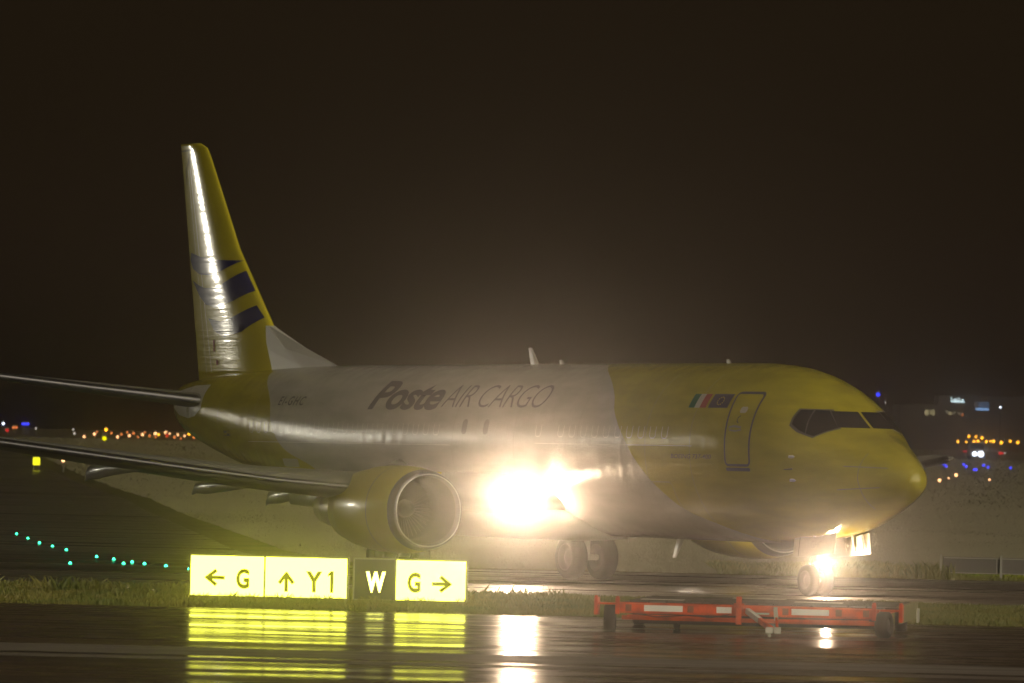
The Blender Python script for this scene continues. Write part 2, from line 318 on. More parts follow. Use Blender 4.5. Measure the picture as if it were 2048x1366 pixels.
tag(g, 'strip of rough wet grass between the apron and the taxiway', 'grass', kind='stuff')
g2 = blades('grass', 26000, (5.5, 16), (161, 171), (.10, .30), 2, M['blade'], wd=.02, tufts=[(11.0, 161.5, 150, .45, .3), (10.6, 162.2, 120, .35, .5)])
tag(g2, 'tall grass beside the back of the grey sign beyond the taxiway', 'grass', kind='stuff')

# taller wet grass catching the light on the field behind the taxiway
def field(n, y0, y1, x1, hr, wd, seed):
    r = random.Random(seed); vs = []; fs = []; k = 0
    while k < n:
        y = y0 + (y1 - y0) * r.random() ** 1.3; xe = lerp_tab(EDGE, y) + 1.5
        x = r.uniform(xe, x1 * y / y1)
        c = .6 + .4 * math.sin(x * .5 + 2 * math.sin(y * .11)); h = r.uniform(*hr) * (.6 + .6 * c)
        a = r.uniform(-.7, .7); dx, dy = math.cos(a) * wd, math.sin(a) * wd; lx = r.gauss(0, .3) * h; ly = r.gauss(.1, .2) * h; z0 = ter(y) - .01
        i = 4 * k; vs += [(x - dx, y - dy, z0), (x + dx, y + dy, z0), (x + lx * .5 + dx * .8, y + ly * .5, z0 + h * .6), (x + lx, y + ly, z0 + h)]; fs += [(i, i + 1, i + 2), (i, i + 2, i + 3)]; k += 1
    me = bpy.data.meshes.new('grass'); me.from_pydata(vs, [], fs); me.update(); me.materials.append(M['fieldblade'])
    o = bpy.data.objects.new('grass', me); sc.collection.objects.link(o); return o
M['fieldblade'] = mat('field_grass', (.19, .18, .115), .7, noise=(.03, 1, (.22, .21, .14)), spec=.15, detail=3)
tag(field(130000, 161.5, 300, 34, (.06, .12), .022, 21), 'wet grass field beyond the taxiway behind the aircraft', 'grass', kind='stuff')
tag(field(100000, 300, 720, 80, (.12, .22), .06, 22), 'far part of the wet grass field rising behind the aircraft', 'grass', kind='stuff')
# ================================================================== the aircraft (local axes: x forward, y to port, z up; s = metres aft of the nose)
PHI = math.radians(30.03)
plane = empty('cargo_aircraft', (6.75, 135.0, 0.01), PHI - math.pi / 2)
tag(plane, 'yellow and white twin jet cargo aircraft taxiing with its lights on', 'aircraft')
def A(s, y, z): return (4 - s, -y, z)           # y = metres to starboard
def ring(s, n=56):
    zt, zb, hw, zm = prof(s); out = []
    for k in range(n):
        t = 2 * math.pi * k / n; cz = math.cos(t)
        out.append(A(s, hw * math.sin(t), zm + (zt - zm if cz > 0 else zm - zb) * cz))
    return out
ss = [.0, .01, .025, .05, .08, .12, .16, .2, .27, .35, .43, .5, .6, .7, .8, .9, 1.05, 1.3, 1.55, 1.8, 2.0, 2.2, 2.4, 2.6, 2.85, 3.1, 3.45, 3.8, 4.3, 4.8, 5.4, 6, 7.5] + [8.5 + i for i in range(14)] + [22 + .5 * i for i in range(25)] + [34.2, 34.4, 34.6, 34.8, 34.9, 34.99]
mb = MB(); mb.loft([ring(s) for s in ss])
fus = mb.build('fuselage', M['livery'], plane, smooth=True)

# ---- decals that follow the skin: polygons in (s, z)
def fin_y(s, z):
    le, te = fin_le(z), fin_te(z); c = te - le; t = min(max((s - le) / c, 0), 1)
    return c * 5 * .100 * (.2969 * math.sqrt(t) - .126 * t - .3516 * t * t + .2843 * t ** 3 - .1015 * t ** 4) + .004
FLE = [(4.6, 29.3), (5.0, 29.41), (6.16, 29.92), (8.14, 31.85), (10.6, 33.62), (10.85, 33.85), (10.99, 34.25)]
FTE = [(4.6, 33.95), (10.99, 35.37)]
def fin_le(z): return lerp_tab(FLE, z)
def fin_te(z): return lerp_tab(FTE, z)
def decal(name, polys, m, parent, surf='fus', off=.006, side=1, ds=.35, dz=.07):
    bm = bmesh.new()
    for p in polys:
        vs = [bm.verts.new((a, b, 0)) for a, b in p]
        try: bm.faces.new(vs)
        except ValueError: pass
    return decal_bm(name, bm, m, parent, surf, off, side, ds, dz)
def decal_bm(name, bm, m, parent, surf='fus', off=.006, side=1, ds=.35, dz=.07):
    bmesh.ops.triangulate(bm, faces=bm.faces)
    xs = [v.co.x for v in bm.verts]; zs = [v.co.y for v in bm.verts]
    for lo, hi, d, no in ((min(xs), max(xs), ds, (1, 0, 0)), (min(zs), max(zs), dz, (0, 1, 0))):
        k = math.floor(lo / d) + 1
        while k * d < hi:
            c = (k * d, 0, 0) if no[0] else (0, k * d, 0)
            bmesh.ops.bisect_plane(bm, geom=bm.verts[:] + bm.edges[:] + bm.faces[:], plane_co=c, plane_no=no); k += 1
    f = surf_y if surf == 'fus' else fin_y
    for v in bm.verts:
        s, z = v.co.x, v.co.y; v.co = A(s, side * (f(s, z) + off), z)
    me = bpy.data.meshes.new(name); bm.to_mesh(me); bm.free(); me.materials.append(m)
    me.polygons.foreach_set('use_smooth', [True] * len(me.polygons))
    o = bpy.data.objects.new(name, me); sc.collection.objects.link(o); o.parent = parent; return o
def ribbon(pts, wd, closed=False):
    out = []; n = len(pts)
    P = [Vector(p) for p in pts]; L = []; R = []
    for i in range(n):
        a = P[(i - 1) % n] if (closed or i) else P[0]; b = P[(i + 1) % n] if (closed or i < n - 1) else P[-1]
        d = (b - a).normalized(); nn = Vector((-d.y, d.x)) * wd / 2; L.append(P[i] + nn); R.append(P[i] - nn)
    for i in range(n if closed else n - 1):
        j = (i + 1) % n; out.append([L[i], L[j], R[j], R[i]])
    return out
def rrect(s0, s1, z0, z1, r=.08, n=4):
    out = []
    for cx, cy, a0 in ((s1 - r, z1 - r, 0), (s0 + r, z1 - r, 90), (s0 + r, z0 + r, 180), (s1 - r, z0 + r, 270)):
        for k in range(n + 1):
            a = math.radians(a0 + 90 * k / n); out.append((cx + r * math.cos(a), cy + r * math.sin(a)))
    return out
def text_mesh(body, size=1, shear=0, offset=0, space=1, xs=1):
    cu = bpy.data.curves.new('t', 'FONT'); cu.body = body; cu.size = size; cu.shear = shear; cu.offset = offset; cu.space_character = space; cu.resolution_u = 4
    o = bpy.data.objects.new('t', cu); sc.collection.objects.link(o); bpy.context.view_layer.update()
    me = bpy.data.meshes.new_from_object(o.evaluated_get(bpy.context.evaluated_depsgraph_get()))
    bpy.data.objects.remove(o); bpy.data.curves.remove(cu)
    bm = bmesh.new(); bm.from_mesh(me); bpy.data.meshes.remove(me)
    bmesh.ops.remove_doubles(bm, verts=bm.verts, dist=1e-5)
    for v in bm.verts: v.co.x *= xs; v.co.z = 0
    return bm
def fit_text(bm, x0, x1, y0, y1):
    X = [v.co.x for v in bm.verts]; Y = [v.co.y for v in bm.verts]; a, b, c, d = min(X), max(X), min(Y), max(Y)
    for v in bm.verts: v.co.x = x0 + (v.co.x - a) / (b - a) * (x1 - x0); v.co.y = y0 + (v.co.y - c) / (d - c) * (y1 - y0)
    return bm
decal_bm('lettering', fit_text(text_mesh('Poste', shear=.22, offset=.028, space=.93), 21.6, 18.12, 3.985, 4.70), M['text'], fus, dz=.05)
decal_bm('lettering', fit_text(text_mesh('AIR CARGO', shear=.15, offset=-.012, space=.92), 18.02, 13.15, 4.06, 4.60), M['textthin'], fus, dz=.05)
decal_bm('lettering', fit_text(text_mesh('EI-GHC', shear=.12, offset=.014, space=1.28), 26.62, 25.12, 4.08, 4.31), M['text'], fus, dz=.04)
decal_bm('lettering', fit_text(text_mesh('BOEING 737-400', shear=.2, offset=.012), 7.2, 5.52, 2.955, 3.055), M['text'], fus, dz=.04)
# flags
def para(s0, s1, z0=4.09, z1=4.40): return [(s0, z0), (s0, z1), (s1, z1), (s1, z0)]
fl = decal('flag', [para(6.55, 6.33)], M['flagwhite'], fus)
decal('flag_stripe', [para(6.80, 6.55)], M['green'], fus); decal('flag_stripe', [para(6.33, 6.08)], M['red'], fus)
decal('flag', [para(5.98, 5.23)], M['blue'], fus)
st = []
for k in range(12):
    a = 2 * math.pi * k / 12; cx, cy = 5.60 + .11 * math.cos(a), 4.245 + .085 * math.sin(a)
    st.append([(cx + .02 * math.cos(b), cy + .016 * math.sin(b)) for b in (0, 1.26, 2.51, 3.77, 5.03)])
decal('flag_stars', st, M['star'], fus, off=.009)
# service door outline, handle, window
def skew(pts): return [(p[0] + .15 * max(0, (p[1] - 2.83) / 1.6) ** 2, p[1]) for p in pts]
def dense(pts, m=6):
    out = []
    for p, q in zip(pts, pts[1:] + pts[:1]):
        k_ = max(1, int(math.hypot(q[0] - p[0], q[1] - p[1]) / .15)); out += [(p[0] + (q[0] - p[0]) * i / k_, p[1] + (q[1] - p[1]) * i / k_) for i in range(k_)]
    return out
dpts = skew(dense(rrect(4.08, 4.97, 2.83, 4.43, .10)))
dr = decal('service_door', [dpts], M['livery'], fus, off=.004)
decal('door_outline', ribbon(dpts, .055, True), M['blue'], fus, off=.010)
decal('door_sill', [rrect(4.08, 4.97, 2.70, 2.775, .03)], M['blue'], fus, off=.010)
decal('door_placard', ribbon([(4.90, 3.66), (4.72, 3.69), (4.46, 3.66)], .05) + ribbon([(4.86, 3.60), (4.64, 3.58), (4.44, 3.61)], .04), M['seam'], fus, off=.014)
decal('door_window', [rrect(4.46, 4.70, 3.98, 4.12, .06)], M['plug'], fus, off=.012)
decal('door_handle', ribbon([(4.60, 3.92), (4.66, 3.88), (4.67, 3.80), (4.60, 3.76)], .03), M['dark'], fus, off=.014)
# cockpit glazing, both sides
def wind(side):
    nm = 'cockpit_window'
    decal(nm, [[(3.0, 3.75), (3.04, 3.88), (3.06, 4.07), (2.84, 4.07), (2.60, 3.56), (2.75, 3.615)]], M['glass'], fus, side=side, off=.012, ds=.12, dz=.05)
    decal(nm, [[(2.81, 4.07), (2.63, 4.065), (2.15, 3.69), (2.24, 3.62), (2.39, 3.50), (2.57, 3.55)]], M['glass'], fus, side=side, off=.012, ds=.08, dz=.04)
    decal('window_surround', [[(3.05, 3.72), (3.10, 3.90), (3.12, 4.10), (2.62, 4.095), (2.10, 3.67), (2.22, 3.59), (2.39, 3.455), (2.80, 3.58)]], M['seam2'], fus, side=side, off=.006, ds=.08, dz=.04)
wind(1); wind(-1)
def front_y(y, z):                                # s on the skin for a given half width
    lo, hi = 0, 8
    for _ in range(40):
        m_ = (lo + hi) / 2
        zt, zb, hw, zm = prof(m_); b_ = (zt - zm) if z > zm else (zm - zb)
        q = ((z - zm) / b_) ** 2 + (y / hw) ** 2
        if q > 1: lo = m_
        else: hi = m_
    return lo
for sd_ in (1, -1):
    mb = MB(); ny, nz = 10, 8
    g0 = [[None] * (nz + 1) for _ in range(ny + 1)]
    for i in range(ny + 1):
        for j in range(nz + 1):
            z = 3.70 + .355 * j / nz; y1 = .72 - .10 * j / nz
            y = (.035 + (y1 - .035) * i / ny)
            s = front_y(y, z); g0[i][j] = A(s - .014, sd_ * y, z)
    vs = [p for r in g0 for p in r]
    fs = [(i * (nz + 1) + j, (i + 1) * (nz + 1) + j, (i + 1) * (nz + 1) + j + 1, i * (nz + 1) + j + 1) for i in range(ny) for j in range(nz)]
    mb.add(vs, fs); mb.build('windshield', M['glass'], fus, smooth=True)
# plugged cabin windows
def plug(s, m=None):
    o = decal('window_plug', [rrect(s - .125, s + .125, 3.40, 3.76, .09)], m or M['livery'], fus, off=.005, ds=1)
    return o
for k in range(10): plug(12.05 - .508 * k)
plug(13.07)
for s in (15.55, 16.57): decal('cabin_window', [rrect(s - .12, s + .12, 3.42, 3.78, .1)], M['oldwin'], fus, off=.006)
for k in range(21): plug(17.9 + .508 * k)
for k in range(11):
    s = 12.05 - .508 * k if k < 10 else 13.07
    decal('plug_rim', ribbon([(s + .125, 3.66), (s + .12, 3.44), (s + .06, 3.395), (s - .06, 3.395), (s - .12, 3.44), (s - .125, 3.66)], .016), M['brightseam'], fus, off=.012, ds=1)
for k in range(21):
    s = 17.9 + .508 * k
    decal('plug_rim', ribbon([(s + .125, 3.66), (s + .12, 3.44), (s + .06, 3.395), (s - .06, 3.395), (s - .12, 3.44), (s - .125, 3.66)], .014), M['brightseam'], fus, off=.010, ds=1)
# lap joints and frame seams, drain stains
sm = ribbon([(13.2, 3.235), (6.3, 3.235)], .012)
decal('lap_joint', sm, M['brightseam'], fus, off=.008)
decal('lap_joint', ribbon([(28.4, 3.16), (17.2, 3.16)], .012), M['brightseam'], fus, off=.008)
sm = []
for s in (6.4, 8.3, 11.3, 14.2, 17.1, 20.0, 22.4, 24.6, 28.0, 30.6): decal('panel_seam', ribbon([(s, 1.5), (s, 4.85)], .012), M['seam'], fus, off=.004)
sm = ribbon(rrect(7.35, 8.9, 1.42, 2.42, .12), .014, True)
decal('cargo_door_outline', sm, M['seam'], fus, off=.007)
decal('radome_seam', ribbon([(1.12, 1.95), (1.18, 2.6), (1.12, 3.15)], .012), M['seam'], fus, off=.006, ds=.1)
decal('radome_strip', ribbon([(1.5, 2.86), (.55, 2.84)], .02) + ribbon([(1.7, 2.35), (.7, 2.42)], .016), M['seam'], fus, off=.010, ds=.1)
for s, z in ((2.73, 3.04), (2.75, 2.53)):
    mb = MB(); y = surf_y(s, z); mb.tube(A(s, y - .02, z), A(s + .02, y + .09, z), .035, .03, 8); mb.tube(A(s, y + .08, z), A(s - .22, y + .10, z), .018, .010, 8); mb.build('pitot_probe', M['metal'], fus)
mb = MB(); y = surf_y(2.75, 2.78); mb.tube(A(2.75, y, 2.78), A(2.95, y + .09, 2.76), .015, .008, 6); mb.build('angle_vane', M['dark'], fus)
# rear details
mb = []; mb += ribbon(rrect(29.75, 30.25, 3.30, 3.42, .02), .02, True) + [[(29.8, 3.31), (29.8, 3.36), (30.0, 3.36), (30.0, 3.31)], [(30.0, 3.36), (30.0, 3.41), (30.2, 3.41), (30.2, 3.36)]]
decal('service_marking', mb, M['dark'], fus, off=.006)
decal('trim_opening', [[(31.9, 4.62), (33.0, 4.60), (34.5, 4.42), (34.5, 4.02), (33.9, 3.83), (33.0, 3.74), (32.4, 3.80), (31.9, 4.0)]], M['white'], fus, off=.010, ds=.2, dz=.05)
decal('access_panel', [rrect(25.2, 26.2, 2.55, 2.75, .05)], M['plug'], fus, off=.008)
# antennas
def blade_ant(name, s, z0, h, c, rake, m, down=False):
    mb = MB(); sg = -1 if down else 1; R = []
    for t, k in ((0, 1.0), (.5, .75), (1.0, .45)):
        cc = c * k; s0 = s + rake * t; R.append([A(s0 - cc / 2, 0, z0 + sg * h * t), A(s0 - cc * .1, .018 * k + .003, z0 + sg * h * t), A(s0 + cc / 2, 0, z0 + sg * h * t), A(s0 - cc * .1, -.018 * k - .003, z0 + sg * h * t)])
    mb.loft(R); return mb.build(name, m, plane)
blade_ant('antenna', 16.5, 5.10, .42, .42, .25, M['white']); blade_ant('antenna', 15.2, 5.10, .13, .3, .1, M['white']); blade_ant('antenna', 7.8, 5.10, .12, .25, .08, M['white'])
blade_ant('antenna', 9.7, 1.15, .46, .34, .28, M['white'], True); blade_ant('antenna', 12.0, 1.15, .16, .1, .02, M['white'], True)
# ---- wing-to-body fairing
mb = MB(); R = []
for s, hw, zb, zt in ((12.3, 1.15, 1.16, 1.5), (12.8, 1.55, 1.09, 1.85), (13.5, 1.90, 1.03, 2.2), (14.5, 2.02, .98, 2.35), (19.5, 2.02, .98, 2.3), (21.5, 1.8, 1.05, 2.0), (23, 1.4, 1.25, 1.8)):
    R.append([A(s, hw * math.copysign(abs(math.sin(t)) ** .7, math.sin(t)), (zt + zb) / 2 + (zt - zb) / 2 * math.copysign(abs(math.cos(t)) ** .8, math.cos(t))) for t in [2 * math.pi * k / 32 for k in range(32)]])
mb.loft(R); mb.build('wing_fairing', M['white'], plane, smooth=True)
# ---- wings
def foil(sle, c, y, z, tc, tw=0, n=14):
    up = []; lo = []
    for k in range(n + 1):
        t = .5 * (1 - math.cos(math.pi * k / n))
        th = 5 * tc * (.2969 * math.sqrt(t) - .126 * t - .3516 * t * t + .2843 * t ** 3 - .1036 * t ** 4)
        cam_ = .02 * 4 * t * (1 - t)
        up.append((t, cam_ + th)); lo.append((t, cam_ - th))
    pts = up + lo[-2:0:-1]; ct, st_ = math.cos(tw), math.sin(tw)
    return [(sle + c * (t * ct), z + c * (q - t * st_), y) for t, q in pts]
def wz(y): return lerp_tab([(1.0, 1.90), (1.9, 1.95), (4.83, 2.06), (7, 2.23), (9, 2.47), (14.44, 3.17)], y)
def wing(side):
    mb = MB(); R = []
    for y, sle, c, tc in ((1.0, 12.3, 8.2, .125), (1.9, 12.95, 7.4, .13), (3.3, 13.85, 6.5, .128), (4.83, 14.8, 5.6, .122), (7, 16.0, 4.75, .115), (9, 17.0, 3.95, .11), (11.5, 18.3, 2.95, .108), (14.1, 19.65, 1.9, .105), (14.44, 20.0, 1.5, .08)):
        R.append([A(a, side * q, b) for a, b, q in foil(sle, c, y, wz(y), tc, .01)])
    mb.loft(R); wg = mb.build('wing', M['grey'], plane, smooth=True)
    for y, s1, zt in ((9.6, 21.0, 2.11), (6.7, 21.1, 1.84), (4.6, 21.3, 1.62)):
        z0 = wz(y); mb = MB(); R = []
        for s, zb, ztop, ww in ((s1 - 3.3, z0 - .10, z0 - .02, .03), (s1 - 2.4, z0 - .22, z0 + .02, .12), (s1 - 1.4, z0 - .30, z0 + .02, .16), (s1 - .7, (z0 - .34 + zt) / 2, z0, .14), (s1 - .22, zt + .03, z0 - .10, .09), (s1, zt - .02, zt + .05, .02)):
            R.append([A(s, side * (y + ww * math.sin(t)), (zb + ztop) / 2 + (ztop - zb) / 2 * math.cos(t)) for t in [2 * math.pi * k / 16 for k in range(16)]])
        mb.loft(R); mb.build('flap_fairing', M['white'], wg, smooth=True)
    # bare metal leading edge strip
    mb = MB(); R = []
    for y, sle in ((5.6, 15.23), (7, 16.0), (9, 17.0), (11.5, 18.3), (14.0, 19.6)):
        z = wz(y); R.append([A(sle + .10, side * y, z + .105), A(sle + .02, side * y, z + .06), A(sle - .015, side * y, z + .002), A(sle + .02, side * y, z - .05), A(sle + .10, side * y, z - .085)])
    mb.loft(R, cap=False, closed=False); mb.build('leading_edge', M['lipmetal'], wg, smooth=True)
    return wg
wings = [wing(1), wing(-1)]
# ---- engines
def engine(side):
    e0 = empty('engine'); e0.parent = plane; Y = 4.83 * side
    def rg(s, a, zt, zb, zc=1.66, n=40):
        out = []
        for k in range(n):
            t = 2 * math.pi * k / n; c = math.cos(t)
            hz = (zt - zc) * c if c > 0 else (zc - zb) * math.copysign(abs(c) ** .86, c) * -1 * -1
            out.append(A(s, Y + a * math.sin(t), zc + hz))
        return out
    mb = MB(); mb.loft([rg(13.14, .955, 2.57, .70), rg(13.6, 1.0, 2.63, .64), rg(14.2, 1.02, 2.66, .62), rg(15.0, .99, 2.63, .64), rg(15.8, .88, 2.52, .74), rg(16.4, .74, 2.38, .88), rg(16.4, .70, 2.34, .92), rg(15.9, .70, 2.30, .95)], cap=False)
    mb.build('cowling', M['yellow'], e0, smooth=True)
    mb = MB(); mb.loft([rg(13.02, .78, 2.41, .87), rg(12.91, .83, 2.455, .82), rg(12.90, .87, 2.485, .785), rg(12.94, .90, 2.515, .755), rg(13.03, .93, 2.545, .725), rg(13.14, .956, 2.571, .699)], cap=False)
    mb.build('inlet_lip', M['lipmetal'], e0, smooth=True)
    mb = MB(); mb.loft([rg(12.895, .825, 2.45, .825), rg(12.885, .84, 2.465, .81), rg(12.895, .855, 2.475, .795)], cap=False); mb.build('lip_edge', M['metal'], e0, smooth=True)
    mb = MB(); c = A(14.0, Y, 1.66)
    mb.loft([rg(13.02, .779, 2.409, .871), rg(13.3, .735, 2.37, .92), rg(13.7, .70, 2.34, .96), rg(14.3, .72, 2.36, .94)], cap=False); mb.loft([rg(14.3, .72, 2.36, .94), rg(14.32, .02, 1.68, 1.64)], cap=False); mb.build('inlet_duct', M['duct'], e0, smooth=True)
    mb = MB()
    for k in range(38):
        a = 2 * math.pi * k / 38; b = a + .11
        p0 = A(14.05, Y + .2 * math.sin(a), 1.66 + .2 * math.cos(a)); p1 = A(14.15, Y + .2 * math.sin(b), 1.66 + .2 * math.cos(b))
        q0 = A(14.0, Y + .69 * math.sin(a), 1.66 + .69 * math.cos(a)); q1 = A(14.12, Y + .69 * math.sin(b), 1.66 + .69 * math.cos(b))
        mb.add([p0, p1, q1, q0], [(0, 1, 2, 3)])
    mb.build('fan', M['fanm'], e0)
    mb = MB(); mb.lathe([(0, .21), (.15, .19), (.3, .12), (.42, .01)], A(14.05, Y, 1.66), (1, 0, 0), 20, True); mb.build('spinner', M['dark'], e0, smooth=True)
    mb = MB(); mb.lathe([(0, .60), (-.5, .56), (-1.1, .46), (-1.6, .36), (-1.6, .33), (-1.2, .32)], A(16.2, Y, 1.62), (1, 0, 0), 28); mb.build('core_nozzle', M['hotmetal'], e0, smooth=True)
    mb = MB(); mb.lathe([(0, .26), (-.5, .20), (-1.0, .05), (-1.05, .005)], A(17.4, Y, 1.62), (1, 0, 0), 20, True); mb.build('exhaust_plug', M['hotmetal'], e0, smooth=True)
    mb = MB(); R = []
    for s, zt, zb, hw in ((13.9, 2.66, 2.4, .05), (14.3, 2.80, 2.4, .16), (15.0, 2.62, 2.2, .20), (16.5, 2.3, 1.9, .22), (18.2, 2.05, 1.6, .20), (19.6, 1.9, 1.66, .05)):
        R.append([A(s, Y + hw * math.sin(t), (zt + zb) / 2 + (zt - zb) / 2 * math.cos(t)) for t in [2 * math.pi * k / 16 for k in range(16)]])
    mb.loft(R); mb.build('pylon', M['grey'], e0, smooth=True)
    mb = MB(); mb.box(0, .5, -.02, .02, 0, .22, lambda a, b, c: A(13.7 + a + c * .8, Y + side * -1 * (.72 + c * .6) + b, 2.30 + c)); mb.build('strake', M['yellow'], e0)
    # cowl latch seam
    mb = MB(); ra = rg(14.02, 1.022, 2.662, .618); rb = rg(14.05, 1.022, 2.662, .618); mb.loft([ra, rb], cap=False); mb.build('cowl_seam', M['seam'], e0)
    return e0
engine(1); engine(-1)
# ---- tail
def finsec(z, n=16):
    le, te = fin_le(z), fin_te(z); pts = []
    for k in range(n + 1):
        t = .5 * (1 - math.cos(math.pi * k / n)); pts.append((le + (te - le) * t, 1))
    r = [A(s, fin_y(s, z) - .004, z) for s, _ in pts] + [A(s, -fin_y(s, z) + .004, z) for s, _ in pts[-2:0:-1]]
    return r
mb = MB(); mb.loft([finsec(z) for z in (4.6, 5.0, 5.6, 6.16, 7, 8.14, 9.3, 10.3, 10.6, 10.75, 10.85, 10.93, 10.98)])
fin = mb.build('tail_fin', M['finyellow'], plane, smooth=True)
mb = MB(); R = []
for z, a, b in ((4.7, 24.8, 29.9), (5.1, 26.3, 29.95), (5.55, 28.0, 29.97), (6.15, 29.85, 30.05)):
    R.append([A(a, 0, z), A((a + b) / 2, .10, z), A(b, .14, z), A(b, -.14, z), A((a + b) / 2, -.10, z)])
mb.loft(R); mb.build('dorsal_fin', M['white'], plane)
FEA = [[(34.55, 8.11), (33.99, 8.0), (32.67, 7.88), (31.54, 7.85), (32.46, 7.61), (33.19, 7.48), (33.97, 7.53), (34.41, 7.68), (34.60, 7.9)],
       [(34.44, 7.38), (34.0, 7.24), (33.62, 7.17), (32.98, 7.15), (32.54, 7.23), (31.34, 7.58), (30.82, 7.06), (31.77, 6.80), (32.84, 6.64), (33.5, 6.73), (33.94, 6.96)],
       [(33.33, 6.37), (32.49, 6.27), (31.94, 6.35), (31.53, 6.44), (30.6, 6.68), (30.2, 6.36), (31.2, 6.0), (32.26, 5.86), (32.9, 6.03)]]
for side in (1, -1):
    for f in FEA: decal('feather_marking', [f], M['finblue'], fin, surf='fin', off=.010, side=side, ds=.2, dz=.2)
decal('rudder_gap', ribbon([(34.75, 10.83), (34.62, 10.83 - .02)], .02) + ribbon([(35.33, 10.80), (34.80, 10.80), (34.78, 10.5), (34.95, 10.3), (34.88, 9.9)], .025), M['dark'], fin, surf='fin', off=.008, ds=.1, dz=.2)
decal('rudder_gap', ribbon([(34.66, 10.3), (33.05, 4.95)], .018) + ribbon([(34.80, 10.3), (33.4, 4.95)], .012), M['brightseam'], fin, surf='fin', off=.008, ds=.3, dz=.3)
for q in ([(32.95, 5.5), (32.98, 5.8), (32.88, 5.8), (32.85, 5.5)], [(32.75, 5.15), (32.75, 5.27), (32.62, 5.27), (32.62, 5.15)]): decal('fin_marking', [q], M['red'], fin, surf='fin', off=.010)
mb = MB(); mb.tube(A(34.95, 0, 4.2), A(35.1, 0, 4.22), .15, .12, 16); mb.build('exhaust_outlet', M['hotmetal'], plane)
for side in (1, -1):
    mb = MB(); R = []
    for y, sle, c in ((.3, 31.3, 3.6), (.9, 31.95, 3.15), (3.5, 33.2, 2.3), (6.1, 34.3, 1.4), (6.35, 34.6, 1.0)):
        R.append([A(a, side * q, b) for a, b, q in foil(sle, c, y, 4.18 + .108 * (y - .9), .125, 0)])
    mb.loft(R); hs = mb.build('horizontal_stabilizer', M['grey'], plane, smooth=True)
    mb = MB(); R = []
    for y, sle in ((1.0, 31.99), (3.5, 33.2), (6.1, 34.3)):
        z = 4.185 + .108 * (y - .9); k = 1.5 if y < 2 else 1.1; R.append([A(sle + .09 * k, side * y, z + .10 * k), A(sle + .02, side * y, z + .055 * k), A(sle - .012, side * y, z), A(sle + .02, side * y, z - .05 * k)])
    mb.loft(R, cap=False, closed=False); mb.build('leading_edge', M['lipmetal'], hs, smooth=True)
# ---- landing gear
def wheel(parent, s, y, r, wd, zc):
    prof_ = [(-wd / 2 * .55, r * .55), (-wd / 2, r * .66), (-wd / 2, r * .88), (-wd / 2 * .8, r * .97), (-wd * .2, r), (wd * .2, r), (wd / 2 * .8, r * .97), (wd / 2, r * .88), (wd / 2, r * .66), (wd / 2 * .55, r * .55)]
    mb = MB(); mb.lathe(prof_, A(s, y, zc), (0, -1, 0), 36); w_ = mb.build('wheel', M['tyre'], parent, smooth=True)
    mb = MB(); mb.lathe([(-wd * .36, r * .12), (-wd * .30, r * .30), (-wd * .22, r * .34), (-wd * .25, r * .50), (-wd * .5, r * .58), (-wd * .5, r * .62), (-wd * .28, r * .64), (wd * .28, r * .64), (wd * .5, r * .62), (wd * .5, r * .58), (wd * .25, r * .50), (wd * .22, r * .34), (wd * .3, r * .3), (wd * .36, r * .12)], A(s, y, zc), (0, -1, 0), 28, True)
    mb.build('wheel_hub', M['hub'], parent, smooth=True)
for side in (1, -1):
    g_ = empty('main_landing_gear'); g_.parent = plane; y = 2.61 * side
    mb = MB(); mb.tube(A(18.3, y - .05 * side, 1.75), A(18.28, y, .95), .13, .12, 14); mb.tube(A(18.28, y, .95), A(18.28, y, .5), .08, .08, 12); mb.tube(A(18.28, y - .5, .53), A(18.28, y + .5, .53), .07, .07, 10)
    mb.build('strut', M['strut'], g_, smooth=True)
    mb = MB(); mb.tube(A(18.28, y, 1.1), A(17.5, y - .3 * side, 1.7), .045, .045, 8); mb.tube(A(18.45, y, 1.15), A(18.6, y, .85), .03, .03, 8); mb.tube(A(18.6, y, .85), A(18.42, y, .55), .03, .03, 8); mb.build('side_brace', M['strut'], g_, smooth=True)
    mb = MB(); mb.box(17.85, 18.7, .0, .03, .95, 1.75, lambda a, b, c: A(a, y + side * (.30 + b + (c - 1) * .1), c)); mb.build('gear_door', M['grey'], g_)
    for dy in (-.43, .43): wheel(g_, 18.28, y + dy, .53, .37, .53)
g_ = empty('nose_landing_gear'); g_.parent = plane
mb = MB(); mb.tube(A(3.95, 0, 1.6), A(4.0, 0, .75), .075, .07, 14); mb.tube(A(4, 0, .75), A(4.02, 0, .34), .05, .05, 12); mb.tube(A(4.02, -.2, .34), A(4.02, .2, .34), .045, .045, 10); mb.build('strut', M['strut'], g_, smooth=True)
mb = MB(); mb.tube(A(4.08, 0, 1.0), A(4.3, 0, .72), .025, .025, 8); mb.tube(A(4.3, 0, .72), A(4.06, 0, .42), .025, .025, 8); mb.tube(A(3.95, .12, .95), A(3.2, .12, 1.5), .03, .03, 8); mb.tube(A(3.95, -.12, .95), A(3.2, -.12, 1.5), .03, .03, 8); mb.box(-.13, .13, -.1, .1, -.05, .06, lambda a, b, c: A(3.9 + b, a, .86 + c)); mb.build('drag_brace', M['strut'], g_, smooth=False)
for y in (-.19, .19): wheel(g_, 4.02, y, .34, .2, .34)
